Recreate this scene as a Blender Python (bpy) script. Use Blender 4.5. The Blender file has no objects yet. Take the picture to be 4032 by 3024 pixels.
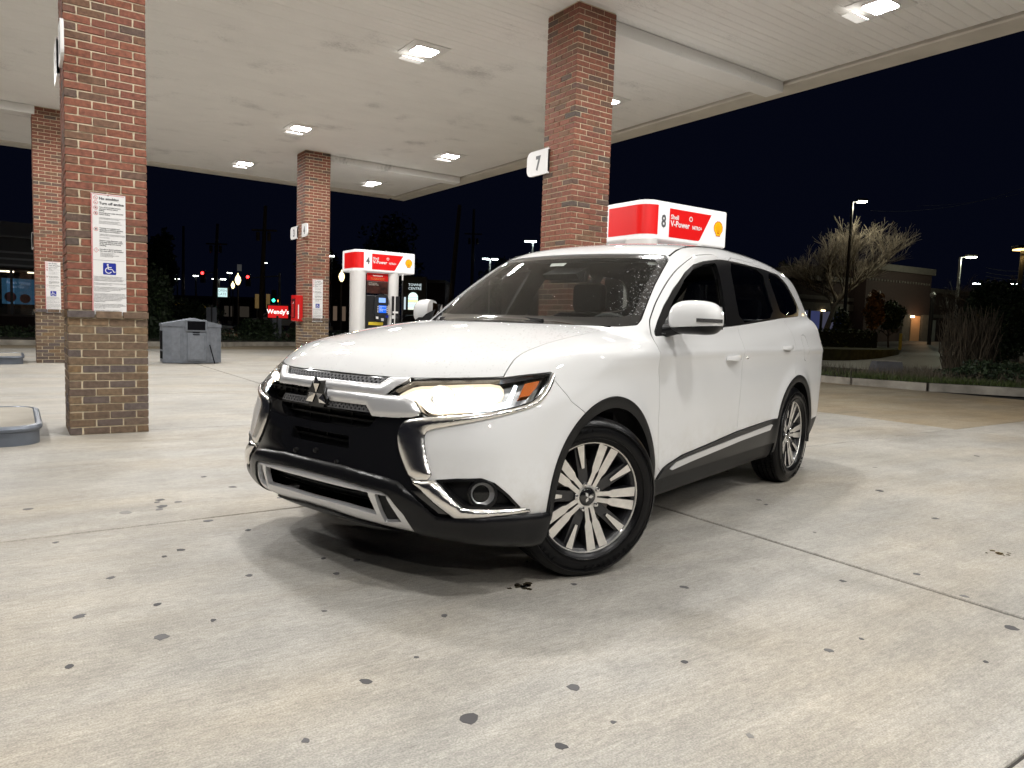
import bpy, bmesh, math, random
import numpy as np
from mathutils import Matrix, Vector
random.seed(7); rng = np.random.default_rng(7)
scene = bpy.context.scene
COL = scene.collection

# ------------------------------------------------------------------ camera
# world: X runs along the pump islands, Y across them, origin at the near brick pillar's corner
CAM = np.array([-0.3675, -7.1587, 1.0801])
RC = np.array([[0.82193917, -0.56859402, 0.033419], [0.01963475, 0.08692425, 0.99602141], [0.56923674, 0.81801284, -0.08261065]])
FPX = 2816.07
cam_d = bpy.data.cameras.new('camera'); cam = bpy.data.objects.new('camera', cam_d); COL.objects.link(cam)
cam_d.sensor_width = 36.0; cam_d.lens = FPX / 4032 * 36; cam_d.clip_start = .05; cam_d.clip_end = 2000
M = Matrix([list(RC[0]), list(RC[1]), list(-RC[2])]).transposed().to_4x4(); M.translation = CAM.tolist()
cam.matrix_world = M
scene.camera = cam

# ------------------------------------------------------------------ night sky, exposure
world = bpy.data.worlds.new('World'); scene.world = world; world.use_nodes = True
bg = world.node_tree.nodes['Background']
bg.inputs[0].default_value = (.11, .16, .46, 1); bg.inputs[1].default_value = .0125
scene.view_settings.view_transform = 'Standard'; scene.view_settings.look = 'None'
scene.view_settings.exposure = 0.0; scene.view_settings.gamma = 1.0
scene.cycles.use_denoising = True
scene.cycles.max_bounces = 7; scene.cycles.diffuse_bounces = 3; scene.cycles.glossy_bounces = 3
scene.cycles.transparent_max_bounces = 10; scene.cycles.transmission_bounces = 6
scene.cycles.caustics_reflective = False; scene.cycles.caustics_refractive = False
scene.cycles.sample_clamp_indirect = 6.0
CANOPY_LIGHT = 388.0

def at(px, py, depth):
    """a point seen at (px, py) of the 2212-wide picture, placed at its own distance"""
    s = 4032 / 2212
    d = np.array([(px * s - 2016) / FPX, -(py * s - 1512) / FPX, 1.0]) * depth
    return CAM + d @ RC

# ------------------------------------------------------------------ materials
MATS = {}
def nd(nt, kind, **kw):
    n = nt.nodes.new(kind)
    for k, v in kw.items(): setattr(n, k, v)
    return n
def pm(name, col, rough=.5, metal=0., spec=.5, coat=0., emit=None, estr=0., var=0., vscale=8., bump=0., bscale=60., alpha=None):
    if name in MATS: return MATS[name]
    m = bpy.data.materials.new(name); m.use_nodes = True; nt = m.node_tree
    b = nt.nodes['Principled BSDF']
    b.inputs['Base Color'].default_value = (*col, 1); b.inputs['Roughness'].default_value = rough
    b.inputs['Metallic'].default_value = metal; b.inputs['Specular IOR Level'].default_value = spec
    b.inputs['Coat Weight'].default_value = coat; b.inputs['Coat Roughness'].default_value = .03
    if emit: b.inputs['Emission Color'].default_value = (*emit, 1); b.inputs['Emission Strength'].default_value = estr
    if var or bump:
        geo = nd(nt, 'ShaderNodeNewGeometry')
    if var:
        no = nd(nt, 'ShaderNodeTexNoise'); no.inputs['Scale'].default_value = vscale; no.inputs['Detail'].default_value = 6
        nt.links.new(geo.outputs['Position'], no.inputs['Vector'])
        mx = nd(nt, 'ShaderNodeMix', data_type='RGBA'); mx.blend_type = 'MULTIPLY'
        mp = nd(nt, 'ShaderNodeMapRange'); mp.inputs['From Min'].default_value = .3; mp.inputs['From Max'].default_value = .7
        mp.inputs['To Min'].default_value = 1 - var; mp.inputs['To Max'].default_value = 1 + var * .4
        nt.links.new(no.outputs['Fac'], mp.inputs['Value'])
        mx.inputs['Factor'].default_value = 1; mx.inputs['A'].default_value = (*col, 1)
        nt.links.new(mp.outputs['Result'], mx.inputs['B']); nt.links.new(mx.outputs['Result'], b.inputs['Base Color'])
    if bump:
        n2 = nd(nt, 'ShaderNodeTexNoise'); n2.inputs['Scale'].default_value = bscale; n2.inputs['Detail'].default_value = 5
        nt.links.new(geo.outputs['Position'], n2.inputs['Vector'])
        bp = nd(nt, 'ShaderNodeBump'); bp.inputs['Strength'].default_value = bump; bp.inputs['Distance'].default_value = .01
        nt.links.new(n2.outputs['Fac'], bp.inputs['Height']); nt.links.new(bp.outputs['Normal'], b.inputs['Normal'])
    MATS[name] = m; return m
def em(name, col, s, sample=False):
    if name in MATS: return MATS[name]
    m = bpy.data.materials.new(name); m.use_nodes = True; nt = m.node_tree; nt.nodes.clear()
    e = nd(nt, 'ShaderNodeEmission'); e.inputs[0].default_value = (*col, 1); e.inputs[1].default_value = s
    o = nd(nt, 'ShaderNodeOutputMaterial'); nt.links.new(e.outputs[0], o.inputs[0]); MATS[name] = m
    if not sample: m.cycles.emission_sampling = 'NONE'      # small far glows need no light sampling
    return m
def glass(name, tint, rough=.01, ior=1.5, drops=0.):
    if name in MATS: return MATS[name]
    m = bpy.data.materials.new(name); m.use_nodes = True; nt = m.node_tree; nt.nodes.clear()
    t = nd(nt, 'ShaderNodeBsdfTransparent'); t.inputs[0].default_value = (*tint, 1)
    g = nd(nt, 'ShaderNodeBsdfGlossy'); g.inputs['Roughness'].default_value = rough
    f = nd(nt, 'ShaderNodeFresnel'); gb = nd(nt, 'ShaderNodeNewGeometry'); mr0 = nd(nt, 'ShaderNodeMapRange')     # a thin sheet reflects alike from both sides
    mr0.inputs['To Min'].default_value = ior; mr0.inputs['To Max'].default_value = 1 / ior; nt.links.new(gb.outputs['Backfacing'], mr0.inputs['Value']); nt.links.new(mr0.outputs['Result'], f.inputs[0])
    mx = nd(nt, 'ShaderNodeMixShader'); o = nd(nt, 'ShaderNodeOutputMaterial')
    if drops:
        geo = nd(nt, 'ShaderNodeNewGeometry'); v = nd(nt, 'ShaderNodeTexVoronoi'); v.inputs['Scale'].default_value = 110
        nt.links.new(geo.outputs['Position'], v.inputs['Vector'])
        bp = nd(nt, 'ShaderNodeBump'); bp.inputs['Strength'].default_value = drops; bp.inputs['Distance'].default_value = .004
        mr = nd(nt, 'ShaderNodeMapRange'); mr.inputs['From Min'].default_value = .0; mr.inputs['From Max'].default_value = .25
        mr.inputs['To Min'].default_value = 1; mr.inputs['To Max'].default_value = 0
        nt.links.new(v.outputs['Distance'], mr.inputs['Value']); nt.links.new(mr.outputs['Result'], bp.inputs['Height'])
        nt.links.new(bp.outputs['Normal'], g.inputs['Normal'])
    nt.links.new(f.outputs[0], mx.inputs[0]); nt.links.new(t.outputs[0], mx.inputs[1]); nt.links.new(g.outputs[0], mx.inputs[2])
    nt.links.new(mx.outputs[0], o.inputs[0]); MATS[name] = m; return m

def ramp(nt, stops):
    r = nd(nt, 'ShaderNodeValToRGB'); e = r.color_ramp.elements
    while len(e) < len(stops): e.new(.5)
    for k, (p, c) in enumerate(stops): e[k].position = p; e[k].color = (*c, 1)
    return r
def brick_mat(name, stops):
    m = bpy.data.materials.new(name); m.use_nodes = True; nt = m.node_tree; b = nt.nodes['Principled BSDF']
    oi = nd(nt, 'ShaderNodeObjectInfo'); geo = nd(nt, 'ShaderNodeNewGeometry')
    ad = nd(nt, 'ShaderNodeMath', operation='ADD'); fr = nd(nt, 'ShaderNodeMath', operation='FRACT')
    nt.links.new(oi.outputs['Random'], ad.inputs[0]); nt.links.new(geo.outputs['Random Per Island'], ad.inputs[1]); nt.links.new(ad.outputs[0], fr.inputs[0])
    r = ramp(nt, stops); r.color_ramp.interpolation = 'LINEAR'; nt.links.new(fr.outputs[0], r.inputs[0])
    no = nd(nt, 'ShaderNodeTexNoise'); no.inputs['Scale'].default_value = 28; no.inputs['Detail'].default_value = 8
    nt.links.new(geo.outputs['Position'], no.inputs['Vector'])
    mp = nd(nt, 'ShaderNodeMapRange'); mp.inputs['From Min'].default_value = .3; mp.inputs['From Max'].default_value = .7
    mp.inputs['To Min'].default_value = .62; mp.inputs['To Max'].default_value = 1.25; nt.links.new(no.outputs['Fac'], mp.inputs['Value'])
    mx = nd(nt, 'ShaderNodeMix', data_type='RGBA'); mx.blend_type = 'MULTIPLY'; mx.inputs['Factor'].default_value = 1
    nt.links.new(r.outputs[0], mx.inputs['A']); nt.links.new(mp.outputs['Result'], mx.inputs['B']); nt.links.new(mx.outputs['Result'], b.inputs['Base Color'])
    n2 = nd(nt, 'ShaderNodeTexNoise'); n2.inputs['Scale'].default_value = 90; n2.inputs['Detail'].default_value = 4
    nt.links.new(geo.outputs['Position'], n2.inputs['Vector'])
    bp = nd(nt, 'ShaderNodeBump'); bp.inputs['Strength'].default_value = .6; bp.inputs['Distance'].default_value = .006
    nt.links.new(n2.outputs['Fac'], bp.inputs['Height']); nt.links.new(bp.outputs['Normal'], b.inputs['Normal'])
    b.inputs['Roughness'].default_value = .85; return m
RED_BRICK = brick_mat('red_brick', [(0, (.235, .085, .05)), (.35, (.255, .096, .060)), (.62, (.205, .075, .05)), (.78, (.19, .10, .058)), (.89, (.15, .085, .06)), (.96, (.095, .075, .064)), (1, (.22, .085, .052))])
BROWN_BRICK = brick_mat('brown_brick', [(0, (.15, .098, .066)), (.3, (.20, .135, .078)), (.55, (.135, .093, .07)), (.75, (.118, .098, .096)), (.9, (.23, .145, .072)), (1, (.15, .10, .066))])
MORTAR = pm('mortar', (.68, .58, .42), .9, var=.15, vscale=40, bump=.5, bscale=200)

def concrete_mat(name, base, tan=0.):
    m = bpy.data.materials.new(name); m.use_nodes = True; nt = m.node_tree; b = nt.nodes['Principled BSDF']
    geo = nd(nt, 'ShaderNodeNewGeometry')
    def noise(scale, sx=1, sy=1, detail=6, rough=.55):
        mp = nd(nt, 'ShaderNodeMapping'); mp.inputs['Scale'].default_value = (sx, sy, 1)
        nt.links.new(geo.outputs['Position'], mp.inputs['Vector'])
        n = nd(nt, 'ShaderNodeTexNoise'); n.inputs['Scale'].default_value = scale; n.inputs['Detail'].default_value = detail; n.inputs['Roughness'].default_value = rough
        nt.links.new(mp.outputs['Vector'], n.inputs['Vector']); return n.outputs['Fac']
    def rng_(src, a, bb, lo, hi):
        r = nd(nt, 'ShaderNodeMapRange'); r.inputs['From Min'].default_value = a; r.inputs['From Max'].default_value = bb
        r.inputs['To Min'].default_value = lo; r.inputs['To Max'].default_value = hi; nt.links.new(src, r.inputs['Value']); return r.outputs['Result']
    def mul(a, c):
        n = nd(nt, 'ShaderNodeMath', operation='MULTIPLY'); nt.links.new(a, n.inputs[0]); nt.links.new(c, n.inputs[1]); return n.outputs[0]
    blotch = mul(rng_(noise(.8, detail=9, rough=.65), .3, .7, .78, 1.12), rng_(noise(7, .7, 1.3, detail=9, rough=.75), .3, .7, .84, 1.12))
    streak = rng_(noise(1.3, .5, 4.0, detail=9, rough=.68), .3, .7, .86, 1.09)
    broom = rng_(noise(9, .35, 16, detail=5, rough=.65), .3, .7, .89, 1.08)
    grain = mul(rng_(noise(170, detail=2), .25, .75, .68, 1.26), rng_(noise(48, .5, 1.3, detail=4, rough=.7), .3, .7, .80, 1.15))
    tracks = rng_(noise(.6, .5, 2.0, detail=8, rough=.7), .55, .75, 1.0, .74)
    f = mul(mul(mul(blotch, streak), mul(broom, grain)), tracks)
    # small dark spots
    v = nd(nt, 'ShaderNodeTexVoronoi'); v.inputs['Scale'].default_value = 2.6
    nt.links.new(geo.outputs['Position'], v.inputs['Vector'])
    sz = nd(nt, 'ShaderNodeSeparateColor'); nt.links.new(v.outputs['Color'], sz.inputs[0])
    thr = rng_(sz.outputs[0], .88, 1.0, 0.0, .022)
    lt = nd(nt, 'ShaderNodeMath', operation='LESS_THAN'); nt.links.new(v.outputs['Distance'], lt.inputs[0]); nt.links.new(thr, lt.inputs[1])
    spot = rng_(lt.outputs[0], 0, 1, 1.0, .6)
    f = mul(f, spot)
    mx = nd(nt, 'ShaderNodeMix', data_type='RGBA'); mx.blend_type = 'MULTIPLY'; mx.inputs['Factor'].default_value = 1
    c2 = nd(nt, 'ShaderNodeMix', data_type='RGBA'); c2.inputs['A'].default_value = (*base, 1)
    c2.inputs['B'].default_value = (base[0] * 1.04, base[1] * .985, base[2] * .90, 1); nt.links.new(rng_(noise(.8, .6, 1.6), .42, .66, 0, 1), c2.inputs['Factor'])
    nt.links.new(c2.outputs['Result'], mx.inputs['A']); nt.links.new(f, mx.inputs['B']); nt.links.new(mx.outputs['Result'], b.inputs['Base Color'])
    hgt = nd(nt, 'ShaderNodeMath', operation='ADD'); nt.links.new(noise(9, .35, 26, detail=3), hgt.inputs[0])
    g2 = nd(nt, 'ShaderNodeMath', operation='MULTIPLY'); g2.inputs[1].default_value = .8; nt.links.new(noise(160, detail=3), g2.inputs[0]); nt.links.new(g2.outputs[0], hgt.inputs[1])
    bp = nd(nt, 'ShaderNodeBump'); bp.inputs['Strength'].default_value = .35; bp.inputs['Distance'].default_value = .006
    nt.links.new(hgt.outputs[0], bp.inputs['Height']); nt.links.new(bp.outputs['Normal'], b.inputs['Normal'])
    nt.links.new(rng_(noise(.7, detail=4), .3, .7, .42, .75), b.inputs['Roughness'])
    b.inputs['Specular IOR Level'].default_value = .35
    return m
CONC = concrete_mat('slab_concrete', (.395, .375, .338))
CONC_WARM_LIT = concrete_mat('slab_concrete_warm_lit', (.36, .30, .215))  # warm lamplight on these slabs is painted into their colour
KERBC = pm('kerb_concrete', (.36, .33, .28), .85, var=.45, vscale=3, bump=.4, bscale=80)

# ------------------------------------------------------------------ object helpers
def link(o, parent=None):
    COL.objects.link(o)
    if parent: o.parent = parent
    return o
def mesh_obj(name, V, F, mat, parent=None, smooth=False, loc=None, rotz=None):
    me = bpy.data.meshes.new(name); me.from_pydata([tuple(map(float, v)) for v in V], [], [tuple(map(int, f)) for f in F])
    for m in (mat if isinstance(mat, (list, tuple)) else [mat]): me.materials.append(m)
    if smooth: me.polygons.foreach_set('use_smooth', [True] * len(me.polygons))
    o = bpy.data.objects.new(name, me); link(o, parent)
    if loc is not None: o.location = loc
    if rotz is not None: o.rotation_euler = (0, 0, rotz)
    return o
def tag(o, label=None, cat=None, group=None, kind=None):
    for k, v in (('label', label), ('category', cat), ('group', group), ('kind', kind)):
        if v: o[k] = v
    return o
def thing(name, label, cat, loc=(0, 0, 0), rotz=0, group=None):
    o = bpy.data.objects.new(name, None); link(o); o.location = [float(c) for c in loc]; o.rotation_euler = (0, 0, rotz); o.empty_display_size = .1
    return tag(o, label, cat, group)
class MB:
    """collects simple solids into one mesh"""
    def __init__(s): s.V = []; s.F = []
    def add(s, V, F):
        n = len(s.V); s.V += [tuple(map(float, v)) for v in V]; s.F += [tuple(i + n for i in f) for f in F]; return s
    def box(s, a, b, bev=0.):
        (x0, y0, z0), (x1, y1, z1) = a, b
        if bev <= 0:
            return s.add([(x0, y0, z0), (x1, y0, z0), (x1, y1, z0), (x0, y1, z0), (x0, y0, z1), (x1, y0, z1), (x1, y1, z1), (x0, y1, z1)],
                         [(0, 3, 2, 1), (4, 5, 6, 7), (0, 1, 5, 4), (1, 2, 6, 5), (2, 3, 7, 6), (3, 0, 4, 7)])
        bm = bmesh.new(); bmesh.ops.create_cube(bm, size=1)
        for v in bm.verts: v.co = Vector(((x0 + x1) / 2 + v.co.x * (x1 - x0), (y0 + y1) / 2 + v.co.y * (y1 - y0), (z0 + z1) / 2 + v.co.z * (z1 - z0)))
        bmesh.ops.bevel(bm, geom=list(bm.edges), offset=bev, segments=2, affect='EDGES', profile=.5)
        bm.verts.index_update(); s.add([v.co[:] for v in bm.verts], [[v.index for v in f.verts] for f in bm.faces]); bm.free(); return s
    def prism(s, poly, axis, a, b):
        """2-D polygon extruded along axis ('x','y','z') from a to b"""
        n = len(poly)
        def p3(p, t):
            return {'x': (t, p[0], p[1]), 'y': (p[0], t, p[1]), 'z': (p[0], p[1], t)}[axis]
        V = [p3(p, a) for p in poly] + [p3(p, b) for p in poly]
        F = [tuple(range(n))[::-1], tuple(range(n, 2 * n))] + [(i, (i + 1) % n, n + (i + 1) % n, n + i) for i in range(n)]
        return s.add(V, F)
    def tube(s, P, R, n=8, cap=True):
        P = [np.array(p, float) for p in P]; R = [R] * len(P) if np.isscalar(R) else list(R)
        V = []; F = []; up = None
        for i, p in enumerate(P):
            t = P[min(i + 1, len(P) - 1)] - P[max(i - 1, 0)]; t = t / (np.linalg.norm(t) + 1e-9)
            if up is None or abs(up @ t) > .97: up = np.array([0, 0, 1.]) if abs(t[2]) < .9 else np.array([1., 0, 0])
            a = np.cross(t, up); a /= np.linalg.norm(a); b = np.cross(t, a); up = np.cross(a, t) if abs(t[2]) < .9 else up
            for k in range(n):
                w = 2 * math.pi * k / n; V.append(p + R[i] * (math.cos(w) * a + math.sin(w) * b))
        for i in range(len(P) - 1):
            for k in range(n):
                k2 = (k + 1) % n; F.append((i * n + k, i * n + k2, (i + 1) * n + k2, (i + 1) * n + k))
        if cap: F.append(tuple(range(n))[::-1]); F.append(tuple(range((len(P) - 1) * n, len(P) * n)))
        return s.add(V, F)
    def lathe(s, prof, c=(0, 0, 0), n=24, axis='z'):
        V = []; F = []; m = len(prof)
        for k in range(n):
            w = 2 * math.pi * k / n
            for r, h in prof:
                p = {'z': (r * math.cos(w), r * math.sin(w), h), 'y': (r * math.cos(w), h, r * math.sin(w)), 'x': (h, r * math.cos(w), r * math.sin(w))}[axis]
                V.append((c[0] + p[0], c[1] + p[1], c[2] + p[2]))
        for k in range(n):
            for j in range(m - 1):
                a, b = k * m + j, ((k + 1) % n) * m + j; F.append((a, b, b + 1, a + 1))
        return s.add(V, F)
    def obj(s, name, mat, parent=None, smooth=False, loc=None, rotz=None):
        o = mesh_obj(name, s.V, s.F, mat, parent, smooth, loc, rotz)
        bm = bmesh.new(); bm.from_mesh(o.data); bmesh.ops.recalc_face_normals(bm, faces=bm.faces); bm.to_mesh(o.data); bm.free()
        if smooth:
            try: o.data.set_sharp_from_angle(angle=math.radians(40))
            except Exception: pass
        return o
FONTBOLD = None
def text(name, body, size, mat, parent, loc, right=(1, 0, 0), up=(0, 0, 1), align='LEFT', depth=.0006, sx=1., bold=0., spacing=1.0):
    """flat lettering; baseline starts at loc, runs along `right`"""
    c = bpy.data.curves.new(name, 'FONT'); c.body = body; c.size = size; c.align_x = align; c.extrude = depth; c.space_line = spacing
    c.offset = bold; c.resolution_u = 2
    t = bpy.data.objects.new(name, c); COL.objects.link(t)
    dg = bpy.context.evaluated_depsgraph_get(); me = bpy.data.meshes.new_from_object(t.evaluated_get(dg)); me.name = name
    bpy.data.objects.remove(t); bpy.data.curves.remove(c)
    o = bpy.data.objects.new(name, me); me.materials.clear(); me.materials.append(mat); link(o, parent)
    r = Vector(right).normalized(); u = Vector(up).normalized(); n = r.cross(u)
    m4 = Matrix([list(r), list(u), list(n)]).transposed().to_4x4(); m4.translation = Vector([float(v) for v in loc])
    o.matrix_local = m4 @ Matrix.Diagonal((sx, 1, 1, 1))
    return o
def copy_tree(o, parent=None):
    c = o.copy(); COL.objects.link(c); c.parent = parent
    for ch in list(o.children): copy_tree(ch, c)
    return c
def chaikin(P, n=2, closed=True):
    P = np.array(P, float)
    for _ in range(n):
        Q = np.roll(P, -1, 0) if closed else P[1:]
        A = P if closed else P[:-1]
        P = np.stack([.75 * A + .25 * Q, .25 * A + .75 * Q], 1).reshape(-1, P.shape[1])
    return P
def rrect(x0, x1, y0, y1, r, n=4, which=(1, 1, 1, 1)):
    """rounded rectangle outline, counter-clockwise from lower left"""
    out = []
    for (cx, cy, a0, w) in ((x0, y0, 180, which[0]), (x1, y0, 270, which[1]), (x1, y1, 0, which[2]), (x0, y1, 90, which[3])):
        if not w: out.append((cx, cy)); continue
        px, py = cx + (r if cx == x0 else -r), cy + (r if cy == y0 else -r)
        for k in range(n + 1):
            a = math.radians(a0 + 90 * k / n); out.append((px + r * math.cos(a), py + r * math.sin(a)))
    return out
# ================================================================== SETTING
GREY = pm('joint_filler', (.06, .055, .05), .9)
ground = mesh_obj('ground', [(-400, -400, -.05), (400, -400, -.05), (400, 400, -.05), (-400, 400, -.05)], [(0, 1, 2, 3)], pm('far_ground', (.03, .03, .028), .9, var=.4, vscale=.6))
tag(ground, kind='structure')
forecourt = MB().box((-22, -14, -.045), (15.2, 18.75, -.012)).obj('forecourt', GREY); tag(forecourt, kind='structure')
def slab_mesh(w, d, mat):
    e = .005
    V = [(0, 0, -.04), (w, 0, -.04), (w, d, -.04), (0, d, -.04), (0, 0, -e), (w, 0, -e), (w, d, -e), (0, d, -e), (e, e, 0), (w - e, e, 0), (w - e, d - e, 0), (e, d - e, 0)]
    F = [(0, 1, 5, 4), (1, 2, 6, 5), (2, 3, 7, 6), (3, 0, 4, 7), (4, 5, 9, 8), (5, 6, 10, 9), (6, 7, 11, 10), (7, 4, 8, 11), (8, 9, 10, 11)]
    me = bpy.data.meshes.new('concrete_slab'); me.from_pydata(V, [], F); me.materials.append(mat); return me
ME = [slab_mesh(6.1 - .022, 3.29 - .012, CONC), slab_mesh(6.1 - .022, 3.29 - .012, CONC_WARM_LIT)]
for i in range(-4, 2):
    for j in range(-3, 8):
        u0 = 2.86 + 6.1 * i; v0 = -3.18 + 3.29 * j
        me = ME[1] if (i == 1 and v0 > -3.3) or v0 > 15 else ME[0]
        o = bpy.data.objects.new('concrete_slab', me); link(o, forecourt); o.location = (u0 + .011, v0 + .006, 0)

def gum_mat():
    m = bpy.data.materials.new('gum'); m.use_nodes = True; nt = m.node_tree; g = nd(nt, 'ShaderNodeNewGeometry'); r = ramp(nt, [(0, (.05, .048, .05)), (.6, (.10, .096, .098)), (1, (.22, .21, .195))])
    nt.links.new(g.outputs['Random Per Island'], r.inputs[0]); nt.links.new(r.outputs[0], nt.nodes['Principled BSDF'].inputs['Base Color']); nt.nodes['Principled BSDF'].inputs['Roughness'].default_value = .7; return m
# gum and oil spots that sit on the slabs
def spot_mesh(pts):
    mb = MB()
    for (px, py, w) in pts:
        p = None
        s = 4032 / 2212; d = np.array([(px * s - 2016) / FPX, -(py * s - 1512) / FPX, 1.0]) @ RC
        t = (.0 - CAM[2]) / d[2]; c = CAM + d * t
        n = 11; V = []; r0 = w * (.8 + .4 * random.random()); e = .75 + .25 * random.random(); a0 = random.random() * 6
        for k in range(n):
            a = 2 * math.pi * k / n; r = r0 * (1 + .5 * (random.random() - .5)); x_, y_ = r * math.cos(a), r * e * math.sin(a)
            V.append((c[0] + x_ * math.cos(a0) - y_ * math.sin(a0), c[1] + x_ * math.sin(a0) + y_ * math.cos(a0), .0012))
        top = V; bot = [(x, y, -.001) for x, y, z in V]
        mb.add(top + bot, [tuple(range(n))] + [(i, n + i, n + (i + 1) % n, (i + 1) % n) for i in range(n)])
    return mb
SP = [(240, 1248, .02), (172, 1331, .024), (340, 1306, .018), (350, 1376, .021), (727, 1239, .017), (699, 1206, .015), (790, 1472, .021), (1012, 1553, .026), (1237, 1485, .02), (1210, 1612, .022), (1477, 1268, .02),
      (1980, 1240, .017), (2082, 1288, .018), (2184, 1357, .026), (1570, 1018, .014), (503, 1052, .02), (537, 1145, .017), (538, 1243, .016), (390, 1188, .02), (355, 1202, .014), (450, 1125, .022), (120, 1172, .016),
      (268, 809, .02), (268, 816, .028), (345, 1080, .025), (385, 1084, .02), (340, 1085, .022), (350, 1094, .026), (345, 1100, .025), (270, 1107, .028), (60, 1100, .03), (440, 1030, .02), (605, 1075, .02), (770, 1210, .016),
      (1640, 1080, .016), (1655, 1090, .014), (1760, 1150, .013), (1820, 1255, .018), (2020, 1120, .02), (1890, 1010, .02), (2110, 985, .03), (1900, 1060, .024), (1730, 1010, .02), (1130, 1267, .02), (1240, 1262, .012), (960, 1330, .012),
      (1480, 1430, .012), (1790, 1405, .014), (2130, 1430, .012), (1325, 1560, .01), (1620, 1590, .012), (1860, 1380, .01), (585, 975, .03), (640, 960, .03), (700, 1320, .012), (460, 1340, .01), (150, 1440, .012), (660, 1600, .01), (900, 1420, .01)]
tag(spot_mesh(SP).obj('gum_spots', gum_mat()), 'dark flattened gum spots scattered over the concrete', 'stain', kind='stuff')
def wet_spot(px, py, n, w, name, label):
    pts = [(px + random.gauss(0, w), py + random.gauss(0, w * .22), .006 + .012 * random.random()) for _ in range(n)]
    tag(spot_mesh(pts).obj(name, pm('oil', (.05, .04, .025), .25)), label, 'stain', kind='stuff')
wet_spot(1130, 1266, 14, 12, 'oil_drips', 'small dark oil drips on concrete before the front tyre')
wet_spot(2165, 1195, 10, 16, 'oil_drips', 'small dark oil drips on concrete at the right edge')
wet_spot(1210, 1212, 10, 40, 'oil_drips', 'dark drips on concrete under the front of the car')

def kerb(name, pts, label, h=.15, w=.16, mat=KERBC, seg=3.0):
    """straight kerb lengths laid end to end along a polyline, each a part"""
    t = thing(name, label, 'kerb')
    P = [np.array(p, float) for p in pts]
    for a, b in zip(P[:-1], P[1:]):
        L = np.linalg.norm(b - a); n = max(1, round(L / seg)); d = (b - a) / L; nn = np.array([-d[1], d[0]])
        for k in range(n):
            s, e = a + d * (L * k / n + .006), a + d * (L * (k + 1) / n - .006)
            q = []
            for off, z in ((0, -.02), (0, h - .03), (.03, h), (w, h), (w, -.02)):
                q.append((s + nn * off, e + nn * off, z))
            V = [(*p[0], p[2]) for p in q] + [(*p[1], p[2]) for p in q]; m = len(q)
            F = [(i, (i + 1) % m, m + (i + 1) % m, m + i) for i in range(m)] + [tuple(range(m))[::-1], tuple(range(m, 2 * m))]
            o = mesh_obj('kerb_stone', V, F, mat, t)
            bm = bmesh.new(); bm.from_mesh(o.data); bmesh.ops.recalc_face_normals(bm, faces=bm.faces); bm.to_mesh(o.data); bm.free()
    return t
kerb('kerb', [(22.0, -8.0), (18.2, -3.6), (16.4, -1.2), (15.45, .2), (15.05, 1.6), (15.03, 10), (15.03, 17)][::-1][::-1], 'pale concrete kerb in front of the grass strip on the right')
kerb('kerb', [(15.03, 17.0), (14.0, 19.2), (9.5, 20.4), (6.3, 19.4), (5.4, 18.7), (2.5, 18.55), (-4, 18.6), (-20, 18.6)], 'low concrete kerb along the far edge of the forecourt')

def ground_patch(name, outline, z, mat, kind='structure', step=None):
    o = mesh_obj(name, [(x, y, z) for x, y in outline], [tuple(range(len(outline)))], mat)
    return tag(o, kind=kind)
DIRT = pm('verge_soil', (.045, .04, .025), .95, var=.5, vscale=5, bump=.6, bscale=30)
ASPH = pm('asphalt', (.05, .05, .052), .55, var=.35, vscale=1.2, bump=.4, bscale=120)
def sheet(name, u0, u1, v0, v1, zf, mat, n=24):
    us = np.linspace(u0, u1, n); vs = np.linspace(v0, v1, n)
    V = [(u, v, zf(u, v)) for u in us for v in vs]; F = [(i * n + j, (i + 1) * n + j, (i + 1) * n + j + 1, i * n + j + 1) for i in range(n - 1) for j in range(n - 1)]
    return tag(mesh_obj(name, V, F, mat, smooth=True), kind='structure')
rise = lambda u: .9 * np.clip((u - 30) / 22, 0, 1) ** 1.3
sheet('asphalt_road', 19.2, 120, -60, 80, lambda u, v: -.02 + rise(u), ASPH, 40)
ground_patch('verge', [(15.2, 17), (15.2, 1.7), (15.6, .3), (16.55, -1.1), (18.35, -3.5), (22.1, -7.8), (24, -8), (20.2, -1), (19.6, 3), (19.6, 17)], .145, DIRT)
ground_patch('verge', [(-30, 18.75), (2.5, 18.7), (5.3, 18.85), (6.2, 19.5), (9.5, 20.55), (14, 19.35), (15.2, 17.1), (19.6, 17), (19.6, 26), (-30, 26)], .14, DIRT)
sheet('side_road', -60, 18, 26.2, 62, lambda u, v: .05, ASPH, 6)
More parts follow.
